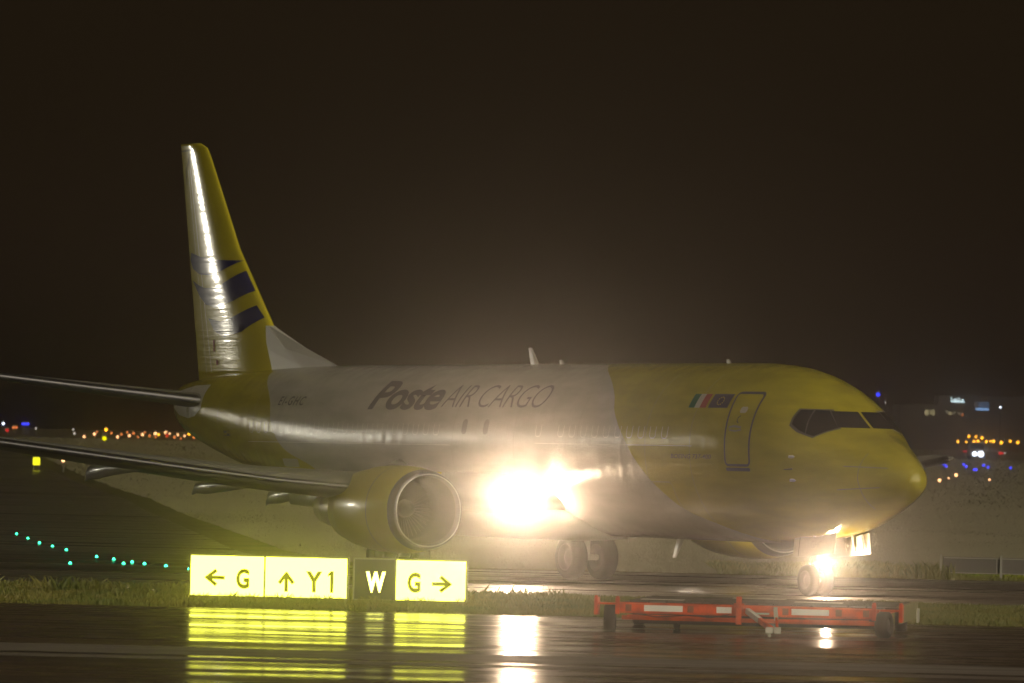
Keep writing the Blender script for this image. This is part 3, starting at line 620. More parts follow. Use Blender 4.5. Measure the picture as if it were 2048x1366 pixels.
for side in (1, -1):
    mb = MB(); R = []
    for s, zt, zb in ((4.22, 1.30, .85), (4.05, 1.29, .84), (3.3, 1.30, .90), (2.56, 1.42, .96)):
        R.append([A(s, side * (.42), zt), A(s, side * .47, zb), A(s, side * .49, zb), A(s, side * .44, zt)])
    mb.loft(R); dd = mb.build('gear_door', M['door'] if side == 1 else M['white'], g_)
    if side == 1:
        mb = MB(); mb.loft([[A(3.98, .448 + .0, 1.29), A(3.98, .496, .86), A(3.995, .496, .86), A(3.995, .448, 1.29)]] * 1 + [[A(3.985, .455, 1.29), A(3.985, .50, .86), A(3.99, .50, .86), A(3.99, .455, 1.29)]]); mb.build('door_seam', M['dark'], dd)
        bm = fit_text(text_mesh('GHC', xs=1), 3.52, 3.10, 1.06, 1.22)
        for v in bm.verts:
            s, z = v.co.x, v.co.y; v.co = A(s, .492 - (z - .87) * .11 + .006, z)
        me = bpy.data.meshes.new('lettering'); bm.to_mesh(me); bm.free(); me.materials.append(M['seam']); o = bpy.data.objects.new('lettering', me); sc.collection.objects.link(o); o.parent = dd
    for s in (2.75, 3.1, 3.45):
        mb = MB(); mb.loft([[A(s, side * .40, 1.34), A(s, side * .44, 1.0), A(s + .10, side * .40, 1.34)], [A(s + .02, side * .36, 1.34), A(s + .02, side * .42, 1.0), A(s + .12, side * .36, 1.34)]]); mb.build('door_rib', M['white'], dd)
# ---- lamps that are lit: lens + the light it gives
M['lens'] = emis('lit_lens', (1, .80, .60), 150); M['lens2'] = emis('lit_small_lens', (1, .80, .60), 14)
def lit(name, s, y, z, r, power, cone, blend, parent, aim=(1, 0, -.02), off=.06):
    mb = MB(); a = Vector(aim).normalized(); P = Vector(A(s, y, z))
    mb.lathe([(-.10, r * .4), (-.05, r * .95), (0, r * 1.12), (.012, r * 1.12), (.012, r * 1.0)], P, a, 24, False); hs_ = mb.build('lamp_housing', M['metal'], parent, smooth=True)
    mb = MB(); mb.lathe([(.0, r), (.008, r * .8), (.012, .004)], P, a, 24, True); mb.build(name, M['lens2' if name == 'taxi_light' else 'lens'], parent)
    l = bpy.data.lights.new('lamp_beam', 'SPOT'); l.energy = power; l.spot_size = math.radians(cone); l.spot_blend = blend; l.shadow_soft_size = .06; l.color = (1, .71, .46); l.specular_factor = .03 if name == 'taxi_light' else .3 if name == 'runway_turnoff_light' else .6
    o = bpy.data.objects.new('lamp_beam', l); sc.collection.objects.link(o); o.parent = plane
    o.location = P + a * off; o.rotation_euler = (-a).to_track_quat('Z', 'Y').to_euler(); return o
for i, side in enumerate((1, -1)):
    lit('landing_light', 13.16, 2.38 * side, 1.98, .13, LANDING, 100, 1.0, wings[i], aim=(1, -.55 * side, -.03))
    lit('runway_turnoff_light', 13.05, 2.06 * side, 2.06, .09, LANDING * (.34 if side == 1 else .3), 150, 1.0, wings[i], aim=(1, .22, -.05) if side == 1 else (.15, 1, -.12))
lit('taxi_light', 3.62, 0, .68, .085, TAXI, 150, 1.0, g_, aim=(1, 0, -.03))
# ================================================================== lit guidance signs
M['signwhite'] = emis('lit_yellow_face', (1.0, 1.0, .09), 8.5)
M['legend'] = emis('glare_olive_legend', (.40, .40, .0), .42)  # black legend given an olive glow that imitates glare bleeding over it
M['wlegend'] = emis('lit_pale_legend', (1.0, 1.0, .20), 5.5)
M['signblack'] = mat('dark_sign_face', (.035, .035, .02), .35, bump=(9, .1, .01)); 
M['frame'] = mat('sign_frame', (.30, .31, .12), .4, noise=(4, .4, (.2, .2, .1)))
M['backgrey'] = mat('sign_back', (.10, .095, .085), .6, noise=(2, .4, (.07, .065, .06)))
M['greyframe'] = mat('grey_sign_frame', (.30, .30, .27), .45, noise=(3, .5, (.25, .25, .24)))
def sign(cx, y, panels, z0, z1, label, rz=0):
    """panels: list of (x0, x1, bright, [(glyph, u0, u1, v0, v1)]) in local metres"""
    r = empty('guidance_sign', (cx, y, 0), rz); tag(r, label, 'airport sign')
    xa, xb = panels[0][0], panels[-1][1]
    mb = MB(); mb.box(xa - .03, xb + .03, .02, .24, z0 - .03, z1 + .03); bevel(mb.build('housing', M['frame'], r), .01)
    for lx in (xa + .25, (xa + xb) / 2, xb - .25):
        mb = MB(); mb.tube((lx, .13, 0), (lx, .13, z0), .03); mb.tube((lx, .13, 0), (lx, .13, .015), .08); mb.build('leg', M['greyframe'], r)
    for x0, x1, bright, gl in panels:
        mb = MB(); mb.box(x0 + .012, x1 - .012, .004, .022, z0, z1); f = mb.build('sign_face', M['signwhite'] if bright else M['signblack'], r)
        fr = M['frame'] if bright else M['greyframe']
        mb = MB()
        for q in ((x0 - .012, x0 + .012, z0 - .02, z1 + .02), (x1 - .012, x1 + .012, z0 - .02, z1 + .02)): mb.box(q[0], q[1], -.012, .03, q[2], q[3])
        mb.box(x0 + .012, x1 - .012, -.010, .03, z1, z1 + .018); mb.box(x0 + .012, x1 - .012, -.010, .03, z0 - .018, z0); mb.build('panel_frame', fr, r)
        for g, u0, u1, v0, v1 in gl:
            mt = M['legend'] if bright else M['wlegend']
            if g in ('<', '>', '^'):
                w_ = .068; mb = MB(); cx_, cz_ = (u0 + u1) / 2, (v0 + v1) / 2
                def st_(a, b):
                    d = (Vector(b) - Vector(a)).normalized(); n_ = Vector((-d.y, d.x)) * w_ / 2; a, b = Vector(a) , Vector(b)
                    pp = [a + n_, b + n_, b - n_, a - n_]; k = -.002 - .0012 * len(mb.f) / 6
                    mb.add([(p.x, k, p.y) for p in pp] + [(p.x, .006, p.y) for p in pp], [(0, 1, 2, 3), (4, 7, 6, 5), (0, 4, 5, 1), (1, 5, 6, 2), (2, 6, 7, 3), (3, 7, 4, 0)])
                if g == '<': st_((u0 + .02, cz_), (u1, cz_)); st_((u0 + .018, cz_ - .018), (u0 + .22, v1)); st_((u0 + .018, cz_ + .018), (u0 + .22, v0))
                if g == '>': st_((u0, cz_), (u1 - .02, cz_)); st_((u1 - .018, cz_ - .018), (u1 - .22, v1)); st_((u1 - .018, cz_ + .018), (u1 - .22, v0))
                if g == '^': st_((cx_, v0), (cx_, v1 - .02)); st_((cx_ - .018, v1 - .018), (u1, v1 - .22)); st_((cx_ + .018, v1 - .018), (u0, v1 - .22))
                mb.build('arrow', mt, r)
            else:
                if g == '1':
                    bm = bmesh.new(); wd1 = .062
                    for q in ([(u1 - wd1, v0), (u1, v0), (u1, v1), (u1 - wd1, v1)], [(u1 - wd1, v1 - .012), (u1 - wd1, v1 - .075), (u0 - .02, v1 - .105), (u0 - .02, v1 - .05)]):
                        bm.faces.new([bm.verts.new((a_[0], a_[1], 0)) for a_ in q])
                else: bm = fit_text(text_mesh(g, offset=.038 if bright else .05), u0, u1, v0, v1)
                for v in bm.verts: v.co = (v.co.x, -.001, v.co.y)
                ex = bmesh.ops.extrude_face_region(bm, geom=bm.faces[:])
                for v in [q for q in ex['geom'] if isinstance(q, bmesh.types.BMVert)]: v.co.y = .006
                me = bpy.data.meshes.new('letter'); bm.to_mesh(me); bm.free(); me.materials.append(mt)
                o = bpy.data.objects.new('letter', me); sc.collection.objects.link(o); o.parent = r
    mb = MB(); rs = random.Random(int(cx * 10))                 # thin slanted strokes modelling rain splashes on the roof
    n = int((xb - xa) / .045)
    for k in range(n):
        if rs.random() < .45: continue
        x = xa + .05 + k * .045; mb.tube((x, .1, z1 + .03), (x + .03, .1, z1 + .075 + rs.uniform(0, .035)), .0022, .0015, 4)
    mb.build('rain_splashes', M['metal'], r)
    return r
Z0, Z1 = .10, .855
a_ = sign(-4.59, 117.1, [(-1.50, -.085, True, [('<', -1.22, -.84, .30, .58), ('G', -.62, -.37, .235, .62)]), (-.075, 1.50, True, [('^', .20, .47, .20, .58), ('Y', .71, 1.02, .20, .60), ('1', 1.15, 1.235, .20, .61)])], Z0, Z1,
     'two panel lit yellow sign reading left arrow G and up arrow Y1')
b_ = sign(-1.90, 117.35, [(-1.07, -.285, False, [('W', -.845, -.465, .22, .62)]), (-.275, 1.075, True, [('G', -.045, .205, .235, .62), ('>', .42, .80, .27, .55)])], Z0 - .01, Z1 - .005,
     'lit sign with a white W on dark panel beside G and right arrow')
# the back of another sign beyond the taxiway
r = empty('guidance_sign', (12.75, 161.5, 0), math.radians(-4)); tag(r, 'grey back of a sign on two posts beyond the wet taxiway at right', 'airport sign')
mb = MB(); mb.box(-1.35, 1.6, .0, .16, .16, .60); bevel(mb.build('housing', M['backgrey'], r), .01)
mb = MB(); mb.box(-1.32, 1.57, -.012, -.002, .17, .19); mb.box(-1.32, 1.57, -.012, -.002, .56, .585); mb.box(.05, .08, -.012, -.002, .19, .56); mb.build('back_panel_rails', M['greyframe'], r)
for x in (-1.40, .18):
    mb = MB(); mb.box(x - .03, x + .03, -.09, -.03, 0, .66); mb.build('post', M['greyframe'], r)
mb = MB(); mb.box(-1.3, 1.55, .165, .175, .18, .58); mb.build('sign_face', emis('far_lit_face', (1, 1, .14), 5), r)
mb = MB(); mb.box(-1.385, -1.375, .0, .12, .2, .56); mb.build('side_glow_panel', emis('far_lit_edge', (.8, 1, .10), 2.5), r)
# a distant lit yellow sign
r = empty('guidance_sign', (-37.2, 480, ter(480)), 0); tag(r, 'small bright yellow sign far away under the wing at left', 'airport sign')
mb = MB(); mb.box(-.30, .30, 0, .2, .35, 1.02); mb.build('housing', M['frame'], r)
mb = MB(); mb.box(-.27, .27, -.01, -.002, .38, .98); mb.build('sign_face', emis('yellow_face', (1, .95, .02), 2.2), r)
mb = MB(); mb.tube((-.2, .1, 0), (-.2, .1, .35), .03); mb.tube((.2, .1, 0), (.2, .1, .35), .03); mb.build('leg', M['greyframe'], r)
# ================================================================== pallet dolly on the apron
M['dred'] = mat('wet_red_paint', (.72, .085, .010), .5, spec=.2, noise=(4, .9, (.36, .05, .02)), bump=(14, .3, .006))
M['rust'] = mat('scuffed_rust', (.16, .045, .02), .6, noise=(12, .8, (.30, .06, .02)))
M['dwhite'] = mat('reflector_white', (.78, .77, .74), .4, noise=(12, .3, (.6, .58, .54)))
M['dpale'] = mat('pale_green_side', (.22, .225, .10), .6, spec=.2, noise=(5, .6, (.2, .2, .09)))
M['deck'] = mat('wet_steel_deck', (.035, .03, .025), .55, spec=.2, noise=(3.5, 1, (.2, .2, .18)), bump=(8, .4, .01))
M['plank'] = mat('worn_deck_plank', (.06, .05, .04), .55, spec=.2, noise=(4, .8, (.07, .06, .05)), bump=(7, .4, .01))
M['dpalem'] = mat('pale_metal', (.52, .52, .45), .45, noise=(9, .4, (.35, .33, .28)))
d = empty('pallet_dolly', (3.95, 101.2, .006), math.radians(-7)); tag(d, 'red framed flat pallet dolly with white stripes standing on the wet apron', 'cargo dolly')
W, D = 2.5, 5.4
mb = MB(); mb.box(-2.12, 2.12, -.04, .04, .325, .475); bevel(mb.build('front_beam', M['dred'], d), .008)
mb = MB(); mb.box(-2.12, 2.12, -.055, -.0405, .478, .492); mb.box(-2.12, 2.12, -.055, -.0405, .31, .322); mb.build('beam_flange', M['dred'], d)
for x0, x1 in ((-1.72, -1.08), (-.52, -.27), (.72, 1.34)):
    mb = MB(); mb.box(x0, x1, -.0465, -.0425, .35, .45); mb.build('reflector_strip', M['dwhite'], d)
mb = MB(); mb.box(-2.12, 2.12, D - .04, D + .04, .325, .475); bevel(mb.build('rear_beam', M['dred'], d), .008)
for x in (-2.16, 2.08):
    mb = MB(); mb.box(x - .035, x + .035, -.09, -.02, .29, .56); mb.tube((x, -.055, .56), (x, -.055, .585), .03); bevel(mb.build('stop_post', M['dred'], d), .006)
for sx in (-1, 1):
    mb = MB(); mb.box(sx * 2.36 - .18, sx * 2.36 + .18, -.06, .30, .445, .475); mb.box(sx * 2.52 - .03, sx * 2.52 + .03, -.07, .30, .27, .56); mb.tube((sx * 2.52, -.03, .56), (sx * 2.52, -.03, .59), .028)
    bevel(mb.build('wheel_guard', M['dred'], d), .006)
    mb = MB(); mb.box(sx * 2.12 - .04, sx * 2.12 + .04, .05, D - .05, .34, .47); mb.build('side_beam', M['dred'], d)
# deck of wide plates between planks
k = 0; y = .06
rd = random.Random(4)
x = -2.1
while x < 2.46:
    wdt = min(rd.choice((.42, .5, .62)), 2.46 - x)
    mb = MB(); mb.box(x + .012, x + wdt - .012, .06, D - .06, .478, .50 + rd.uniform(-.004, .004)); mb.build('deck_plate', M['deck'] if k % 3 else M['plank'], d); x += wdt; k += 1
mb = MB()
for y in (.9, 1.8, 2.7, 3.6, 4.5): mb.box(-2.05, 2.42, y - .03, y + .03, .505, .516)
mb.build('cross_straps', M['plank'], d)
for k in range(14):
    x = -1.95 + k * .3
    mb = MB(); mb.tube((x, .02, .493), (x, .02, .520), .016, .016, 8); mb.build('deck_roller_pin', M['hub'], d)
mb = MB(); P = [(-.3, -.06, .33), (-.6, -.08, .27), (-1.0, -.07, .30), (-1.5, -.06, .26), (-2.0, -.04, .32)]
for p, q in zip(P, P[1:]): mb.tube(p, q, .009, .009, 6)
mb.build('brake_hose', M['tyre'], d)
mb = MB(); mb.box(-1.9, 2.05, .95, 1.05, .12, .33); bevel(mb.build('reflection_blocker', M['tyre'], d), .01)  # dark box added under the deck to block the nose lamp's reflection
for x in (-1.98, -.95, .62, 1.5, 1.95):
    mb = MB(); mb.box(x - .05, x + .05, -.049, -.0425, .345, .455); bevel(mb.build('bolt_plate', M['rust'], d), .004)
for (x0, x1, y0, y1, ml) in ((-1.9, -1.2, 1.1, 1.6, 'dpalem'), (-.6, .3, 3.9, 4.3, 'dpalem'), (.6, 1.4, 2.0, 2.5, 'dpalem'), (-1.1, -.5, 2.0, 2.4, 'plank')):
    mb = MB(); mb.box(x0, x1, y0, y1, .5165, .522); mb.build('deck_patch', M[ml], d)
mb = MB(); mb.box(2.47, 2.50, .25, D - .1, .24, .51); mb.box(2.42, 2.50, .25, D - .1, .511, .519); mb.build('side_panel', M['dpale'], d)
mb = MB(); mb.box(2.503, 2.53, D - .5, D - .05, .16, .40); mb.build('mud_flap', M['dpalem'], d)
mb = MB(); P = [(-2.0, -.02, .265), (-1.5, -.02, .272), (-1.0, -.02, .275), (-.5, -.02, .25), (-.17, -.02, .235)]
for p, q in zip(P, P[1:]): mb.bar(p, q, .03, .042)
mb.build('tie_rod', M['dred'], d)
mb = MB(); mb.bar((.25, -.02, .25), (2.0, -.02, .27), .03, .042); mb.build('tie_rod', M['dred'], d)
mb = MB(); mb.box(-.19, -.10, -.13, -.05, .17, .63); mb.box(-.23, -.06, -.12, -.06, .44, .52); mb.box(-.30, -.1, -.1, -.04, .20, .28); bevel(mb.build('steering_post', M['dred'], d), .008)
mb = MB(); mb.box(-.06, .45, -.11, -.085, .40, .49); mb.box(-.06, .45, -.085, -.06, .47, .49); bevel(mb.build('drawbar_bracket', M['dred'], d), .006)
mb = MB(); mb.box(.1, .36, -.115, -.111, .345, .375); mb.build('reflector_strip', M['dpalem'], d)
db = empty('drawbar'); db.parent = d
T = Vector((.50, -1.15, .12)); B1 = Vector((0.0, -.12, .40)); B2 = Vector((.46, -.12, .44))
mb = MB(); mb.bar(B1, B1.lerp(T, .5), .07, .09); mb.build('white_arm', M['dwhite'], db)
mb = MB(); mb.bar(B1.lerp(T, .5), T, .07, .085); mb.build('red_arm', M['dred'], db)
T2 = T + Vector((.08, .02, 0))
mb = MB(); mb.bar(B2, B2.lerp(T2, .45), .06, .07); mb.build('grey_arm', M['dpalem'], db)
mb = MB(); mb.bar(B2.lerp(T2, .45), T2, .04, .045); mb.build('red_arm', M['dred'], db)
mb = MB(); mb.box(-.10, .02, -.16, .02, -.05, .05, lambda a, b, c: (T.x + a, T.y + b, T.z + c)); mb.box(.04, .14, -.16, .02, -.05, .05, lambda a, b, c: (T.x + a, T.y + b, T.z + c)); mb.box(.02, .04, -.1, .02, -.03, .03, lambda a, b, c: (T.x + a, T.y + b, T.z + c)); mb.tube((T.x - .04, T.y - .1, .006), (T.x - .04, T.y - .1, .09), .03); bevel(mb.build('tow_eye', M['dpalem'], db), .012)
def dwheel(x, y, r=.22, wd=.2, turn=0):
    we = empty('wheel', (x, y, r), turn); we.parent = d
    mb = MB(); mb.lathe([(-wd * .3, r * .55), (-wd / 2, r * .62), (-wd / 2, r * .90), (-wd * .38, r), (wd * .38, r), (wd / 2, r * .90), (wd / 2, r * .62), (wd * .3, r * .55)], (0, 0, 0), (1, 0, 0), 30); mb.build('tyre', M['tyre'], we, smooth=True)
    mb = MB(); mb.lathe([(-wd * .45, .02), (-wd * .40, r * .25), (-wd * .2, r * .35), (-wd * .3, r * .58), (wd * .3, r * .58), (wd * .2, r * .35), (wd * .4, r * .25), (wd * .45, .02)], (0, 0, 0), (1, 0, 0), 22, True); mb.build('rim', M['hub'], we, smooth=True)
dwheel(-2.30, .12, turn=math.radians(4)); dwheel(2.24, .10, turn=math.radians(-16)); dwheel(-2.30, D - .5); dwheel(2.24, D - .5); dwheel(-1.45, 2.9, r=.18, wd=.1)
for q in ((-2.1, 2.1, .06, .14, .20, .27), (-2.1, 2.1, D - .55, D - .47, .20, .27), (-1.75, -1.5, 2.8, 3.0, .18, .34)):
    mb = MB(); mb.box(*q); mb.build('axle', M['dred'], d)
# ================================================================== lights of the airfield
ORD = ['first', 'second', 'third', 'fourth', 'fifth', 'sixth', 'seventh', 'eighth', 'ninth', 'tenth', 'eleventh', 'twelfth', 'thirteenth', 'fourteenth', 'fifteenth', 'sixteenth', 'seventeenth', 'eighteenth', 'nineteenth', 'twentieth', 'twenty first', 'twenty second', 'twenty third', 'twenty fourth', 'twenty fifth', 'twenty sixth', 'twenty seventh', 'twenty eighth', 'twenty ninth', 'thirtieth', 'thirty first', 'thirty second']
M['lampbody'] = mat('lamp_body', (.12, .12, .12), .5, noise=(20, .3, (.08, .08, .08)))
COL = {'green': ((.04, 1, .42), 8), 'blue': ((.03, .04, 1), 5), 'warm': ((1, .48, .20), 5), 'orange': ((1, .42, .02), 7), 'dimorange': ((1, .26, .06), 2.2), 'yellow': ((.95, .85, .0), 3), 'white': ((.75, .85, 1), 9), 'red': ((1, .03, .02), 1.6), 'pale': ((.9, .8, .7), 1.6)}
EM = {k: emis('lit_' + k, *v) for k, v in COL.items()}
def ground_light(x, y, col, label, cat, group, r=.042, h=.025, name='taxiway_light'):
    o = empty(name, (x, y, ter(y))); tag(o, label, cat, group)
    mb = MB(); mb.lathe([(0, r * 1.5), (h * .3, r * 1.4), (h * .5, r)], (0, 0, 0.005), (0, 0, 1), 14, True); mb.build('light_base', M['lampbody'], o)
    mb = MB(); mb.lathe([(h * .5, r), (h * 1.4, r * .9), (h * 2.4, r * .55), (h * 2.8, .004)], (0, 0, .008), (0, 0, 1), 14, True); mb.build('lens', EM[col], o, smooth=True)
    return o
GR = [(-16.62, 206.58), (-15.41, 196.06), (-14.31, 186.56), (-13.42, 179.98), (-12.57, 173.89), (-10.97, 162.95), (-10.3, 159.61), (-9.6, 156.07), (-9.16, 153.93), (-8.48, 151.45), (-7.73, 148.07)]
for i, (x, y) in enumerate(GR):
    ground_light(x, y, 'green', ORD[i] + ' green light from the far end of the row curving across the wet taxiway', 'taxiway light', 'green lights curving along the taxiway')
ground_light(-10.89, 152.08, 'green', 'green light on its own just below the curving row', 'taxiway light', 'green lights curving along the taxiway')
ground_light(-9.66, 153.56, 'green', 'dimmer green light slightly below the row near its middle', 'taxiway light', 'green lights curving along the taxiway')
def at(px, py, Y):
    c, s_ = math.cos(math.radians(1.374)), math.sin(math.radians(1.374)); dx, dy = px - 1024, py - 934.3
    return (dx * c + dy * s_) / 12272 * Y, CAM_H - (-dx * s_ + dy * c) / 12272 * Y
def mast_light(px, py, Y, col, label, cat, group, r, name='mast_light', tall=None):
    x, z = at(px, py, Y); z0 = ter(Y)
    o = empty(name, (x, Y, z0)); tag(o, label, cat, group); z = max(z - z0, .25)
    mb = MB(); mb.tube((0, .15, 0), (0, .15, z), .07, .05, 6); mb.build('pole', M['lampbody'], o)
    mb = MB(); mb.tube((0, .05, z + r * .9), (0, .35, z + r * .9), r * .8, r * .7, 8); mb.build('lamp_hood', M['lampbody'], o)
    r *= .72; mb = MB(); mb.lathe([(-r, .01), (-r * .7, r * .7), (0, r), (r * .7, r * .7), (r, .01)], (0, 0, z), (0, 0, 1), 10, True); mb.build('lamp', EM[col], o, smooth=True)
# orange string at the left, beyond the tail
L = [(820, 765, 'warm', .24), (920, 773, 'warm', .27), (945, 762, 'dimorange', .18), (1030, 785, 'warm', .2), (1085, 770, 'dimorange', .2), (1145, 790, 'warm', .24), (1183, 775, 'dimorange', .2), (1240, 775, 'dimorange', .2), (1260, 801, 'warm', .24), (1300, 766, 'dimorange', .24), (1345, 775, 'dimorange', .18), (1388, 808, 'warm', .28), (1410, 785, 'dimorange', .2), (1458, 790, 'dimorange', .22), (1513, 790, 'warm', .32), (1516, 820, 'dimorange', .17), (1545, 772, 'orange', .22), (1615, 785, 'warm', .3), (1628, 766, 'red', .26), (1652, 828, 'warm', .18), (1700, 797, 'dimorange', .22), (1732, 792, 'warm', .22), (1762, 797, 'dimorange', .16), (1798, 838, 'warm', .2), (1843, 800, 'orange', .28), (1892, 810, 'dimorange', .26), (1950, 845, 'warm', .2)]
for i, (a, b, c_, r) in enumerate(L):
    mast_light(a / 4.876, 720 + b / 4.876, 720 + (i * 37) % 90, c_, ORD[i] + ' lamp from the left in the long orange string beyond the tail', 'distant light', 'orange lamps in the string at left', r)
mast_light(1018 / 4.876, 720 + 765 / 4.876, 705, 'yellow', 'larger yellow green lamp among the orange string at left', 'distant light', None, .36)
mast_light(1034 / 4.876, 720 + 680 / 4.876, 705, 'orange', 'orange lamp standing high above the string at left', 'distant light', None, .26)
mast_light(715 / 4.876, 720 + 678 / 4.876, 760, 'pale', 'faint pale lamp above the left end of the orange string', 'distant light', None, .16)
mast_light(725 / 4.876, 720 + 760 / 4.876, 760, 'pale', 'small white lamp just left of the orange string', 'distant light', None, .2)
mast_light(33 / 4.876, 720 + 620 / 4.876, 760, 'white', 'white lamp at the left edge above the wing', 'distant light', None, .22)
mast_light(133 / 4.876, 720 + 658 / 4.876, 760, 'dimorange', 'left one of the reddish pair over the wing', 'distant light', None, .24)
mast_light(160 / 4.876, 720 + 658 / 4.876, 760, 'dimorange', 'right one of the reddish pair over the wing', 'distant light', None, .22)
mast_light(70 / 4.876, 720 + 686 / 4.876, 760, 'red', 'red lamp low over the wing at the left edge', 'distant light', None, .3)
mast_light(350 / 4.876, 720 + 668 / 4.876, 760, 'pale', 'pinkish small lamp right of the blue beacon', 'distant light', None, .16)
for k, a in enumerate((222, 240, 258, 276)): mast_light(a / 4.876, 720 + 624 / 4.876, 760, 'blue', ORD[k] + ' blue lamp from the left in the close blue row over the wing', 'distant light', 'close row of blue lamps', .2)
mast_light(617 / 4.876, 720 + 980 / 4.876, 470, 'warm', 'single warm lamp low beneath the wing beside the yellow sign', 'distant light', None, .19)
# right hand side
R_ = [(983, 652, .26), (1058, 655, .22), (1083, 605, .28), (1147, 608, .24), (1202, 620, .30), (1130, 655, .32), (1165, 650, .32), (1242, 652, .28), (1278, 648, .2), (1307, 650, .34), (1377, 662, .36), (1460, 650, .28), (1528, 660, .32)]
for i, (a, b, r) in enumerate(R_):
    mast_light(1700 + a / 4.5546, 740 + b / 4.5546, 850 + (i * 53) % 60, 'orange', ORD[i] + ' orange lamp counted through the bright cluster right of the nose', 'distant light', 'bright orange lamps right of the nose', r)
for i, (a, b, c_, r, lab) in enumerate([(1165, 728, 'dimorange', .2, 'small orange lamp under the bright cluster'), (1038, 740, 'red', .18, 'left red lamp under the orange cluster'), (1057, 740, 'red', .18, 'second red lamp under the orange cluster'), (1210, 750, 'red', .2, 'red lamp right above the white headlights'), (1365, 808, 'red', .28, 'left one of the red pair beyond the headlights'), (1388, 808, 'red', .2, 'right one of the red pair beyond the headlights'), (1408, 875, 'pale', .15, 'tiny white lamp among the blue ones at right'), (1370, 340, 'white', .16, 'lone white lamp high beside the blue lit box'), (323, 298, 'pale', .14, 'tiny pale lamp above the cockpit roof'), (255, 225, 'blue', .34, 'blue lamp high above the cockpit')]):
    mast_light(1700 + a / 4.5546, 740 + b / 4.5546, 800, c_, lab, 'distant light', None, r)
for i, (a, b) in enumerate([(684, 850), (695, 865), (853, 857), (876, 876), (1036, 860), (1058, 880), (1130, 922), (1150, 908), (1217, 868), (1258, 885), (1463, 892)]):
    mast_light(1700 + a / 4.5546, 740 + b / 4.5546, 610, 'blue', ORD[i] + ' blue lamp from the nose among the taxiway edge lamps at right', 'edge light', 'blue edge lamps right of the nose', .15, name='edge_light')
for i, (a, b, r) in enumerate([(815, 1005, .20), (900, 985, .11), (967, 957, .20), (1270, 1000, .12)]):
    mast_light(1700 + a / 4.5546, 740 + b / 4.5546, 520, 'warm', ['brightest low warm lamp just right of the nose', 'tiny warm lamp between two brighter ones right of the nose', 'warm lamp below the blue ones right of the nose', 'small warm lamp alone at far right'][i], 'edge light', None, r, name='edge_light')
# a van facing the camera with its headlights on
x, z = at(1700 + 1163 / 4.5546, 740 + 798 / 4.5546, 735)
v = empty('service_van', (x, 735, ter(735)), 0); tag(v, 'distant van facing the camera with white headlights on', 'van')
vd = mat('van_paint', (.25, .22, .2), .4, noise=(2, .3, (.2, .18, .16)))
mb = MB(); mb.box(-.95, .95, 0, 4.6, .35, 1.1); mb.loft([[(-.93, .9, 1.1), (.93, .9, 1.1), (.93, 4.6, 1.1), (-.93, 4.6, 1.1)], [(-.82, 1.5, 2.0), (.82, 1.5, 2.0), (.82, 4.6, 2.0), (-.82, 4.6, 2.0)]]); bevel(mb.build('body', vd, v), .06)
mb = MB(); mb.add([(-.80, .93, 1.2), (.80, .93, 1.2), (.74, 1.40, 1.9), (-.74, 1.40, 1.9)], [(0, 1, 2, 3)]); mb.build('windscreen', M['glass'], v)
for q in (-.95, .95):
    for y in (.8, 3.8):
        mb = MB(); mb.lathe([(-.1, .2), (-.1, .33), (.1, .33), (.1, .2)], (q * .9, y, .33), (1, 0, 0), 16, True); mb.build('wheel', M['tyre'], v)
for q, r in ((-.36, .28), (.36, .36)):
    mb = MB(); mb.lathe([(-.02, r * .6), (0, r), (.03, r * .7), (.04, .01)], (q, 0, max(z - ter(735), .6)), (0, -1, 0), 14, True); mb.build('headlight', EM['white'], v)
mb = MB(); mb.tube((-.1, 1.8, 2.0), (-.1, 1.8, 2.2), .12, .1, 10); mb.build('beacon', EM['dimorange'], v)
# far terminal block with a lit roof sign, windows and a blue lit display box
YB = 1250; k_ = 12272 / YB
def bx(px, py): q = at(px, py, YB); return q[0], q[1] - 7
b = empty('terminal_building', (95, YB, 7)); tag(b, 'far dark terminal block with a few lit windows under a roof sign', 'building')
bm_ = mat('dark_facade', (.05, .042, .04), .7, noise=(.15, .5, (.035, .03, .03)))
x0, x1 = at(1800, 840, YB)[0] - 95, at(2120, 840, YB)[0] - 95; zt = bx(1900, 812)[1]
mb = MB(); mb.box(x0, x1, 0, 25, 0, zt); mb.box(x0 + 8, x0 + 26, 4, 18, zt, zt + 2.2); mb.build('wall', bm_, b)
mb = MB(); mb.box(x0 - .2, x1 + .2, -.2, 25.2, zt, zt + .25); mb.build('roof_edge', bm_, b)
wl = emis('lit_window', (.8, .68, .34), 1.1); wd_ = emis('dim_window', (.6, .5, .26), .5)
for a, q, c0, c1, mt in ((680, 715, 362, 410, wl), (728, 745, 365, 405, wl), (750, 770, 360, 415, wl), (880, 890, 372, 390, wl), (900, 925, 380, 410, wl), (930, 960, 378, 405, wd_), (985, 1005, 385, 400, wd_), (1016, 1030, 398, 418, EM['dimorange'])):
    xa, za = bx(1700 + a / 4.5546, 740 + c1 / 4.5546); xb, zb = bx(1700 + q / 4.5546, 740 + c0 / 4.5546)
    f_ = MB(); f_.box(xa - 95 - .1, xb - 95 + .1, -.08, -.01, za - .1, zb + .1); f_ = f_.build('window', M['lampbody'], b)
    mb = MB(); mb.box(xa - 95, xb - 95, -.12, -.09, za, zb); mb.build('pane', mt, f_)
xa, za = bx(1700 + 920 / 4.5546, 740 + 300 / 4.5546); xb, zb = bx(1700 + 1045 / 4.5546, 740 + 255 / 4.5546)
rs_ = empty('roof_sign', (xa, YB - .5, 7 + zt)); tag(rs_, 'white lit lettering standing on the roof of the far block', 'roof sign')
wx, hz = xb - xa, zb - za; ez = za - zt; lm = emis('white_letters', (.72, .95, 1), 6)
mb = MB()
for i in range(7): mb.box(i * wx / 6.5, i * wx / 6.5 + .12, .1, .2, 0, ez + .3)
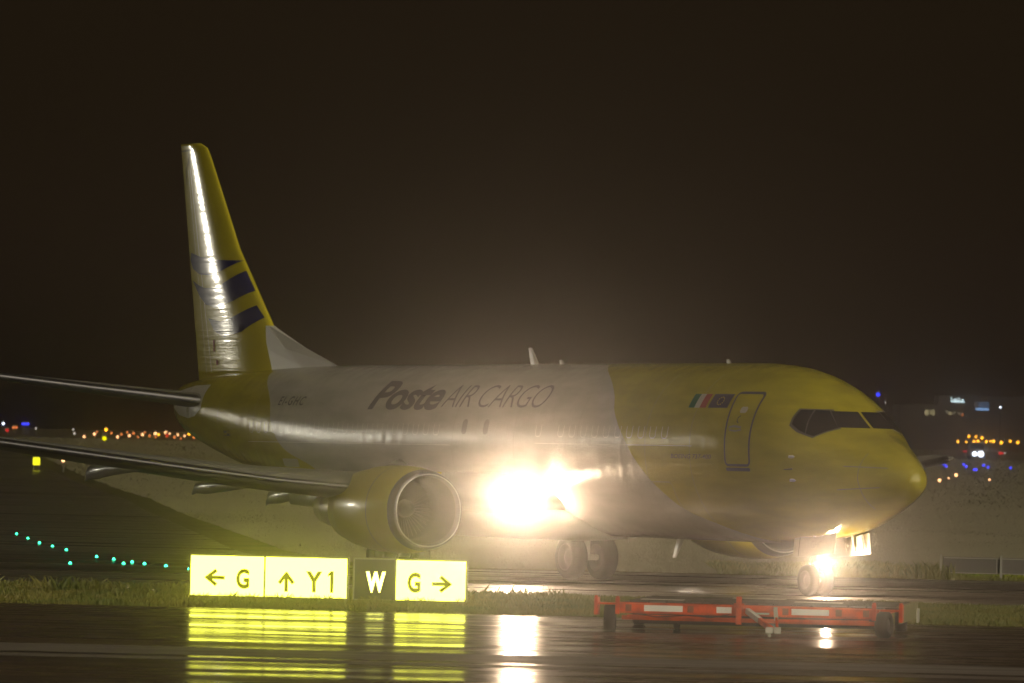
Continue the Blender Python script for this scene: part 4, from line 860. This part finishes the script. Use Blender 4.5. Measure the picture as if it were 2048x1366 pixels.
mb.box(0, wx, .1, .2, ez, ez + .15); mb.build('sign_rack', M['lampbody'], rs_)
mb = MB(); hs = [1.0, .7, .75, .7, 1.0, .65, .7]
for i, h_ in enumerate(hs):
    u = i * wx / 7; ww = wx / 7 * .84; h_ *= hz
    mb.box(u, u + ww * .25, 0, .08, ez + .16, ez + .16 + h_); mb.box(u + ww * .3, u + ww, 0, .08, ez + .16, ez + .16 + hz * .22); 
    if i % 2: mb.box(u + ww * .75, u + ww, 0, .08, ez + .17 + hz * .22, ez + .16 + hz * .6)
mb.build('lit_letters', lm, rs_)
xa, za = bx(1700 + 1120 / 4.5546, 740 + 366 / 4.5546); xb, zb = bx(1700 + 1262 / 4.5546, 740 + 292 / 4.5546)
bb = empty('display_board', (xa, YB - 1.5, 7)); tag(bb, 'blue lit board with a brighter lower edge in front of the far block', 'display board')
mb = MB(); mb.box(0, xb - xa, 0, .4, za - .1, zb + .1); mb.box(1, 1.3, .1, .4, 0, za - .1); mb.box(xb - xa - 1.3, xb - xa - 1, .1, .4, 0, za - .1); mb.build('frame', M['lampbody'], bb)
mb = MB(); mb.box(.1 + (xb - xa) * .28, xb - xa, -.05, -.01, za + .5, zb); mb.build('screen', emis('blue_screen', (.12, .2, .34), .9), bb)
mb = MB(); mb.box(.1, (xb - xa) * .27, -.05, -.01, za + .5, zb); mb.build('screen', emis('pale_screen', (.32, .26, .28), .35), bb)
mb = MB(); mb.box(.1 + (xb - xa) * .12, xb - xa, -.05, -.01, za, za + .45); mb.build('light_strip', emis('blue_strip', (.3, .55, 1), 2.2), bb)
# ================================================================== wet night air
hz_ = bpy.data.materials.new('wet_air'); hz_.use_nodes = True; t = hz_.node_tree; t.nodes.clear()
pv = t.nodes.new('ShaderNodeVolumePrincipled'); ho = t.nodes.new('ShaderNodeOutputMaterial'); t.links.new(pv.outputs[0], ho.inputs['Volume'])
pv.inputs['Color'].default_value = (.97, .96, .95, 1); pv.inputs['Density'].default_value = HAZE; pv.inputs['Anisotropy'].default_value = HAZE_G
mb = MB(); mb.box(-3400, 3400, -120, 4600, -1, 34); hb = mb.build('haze', hz_); hb['kind'] = 'stuff'
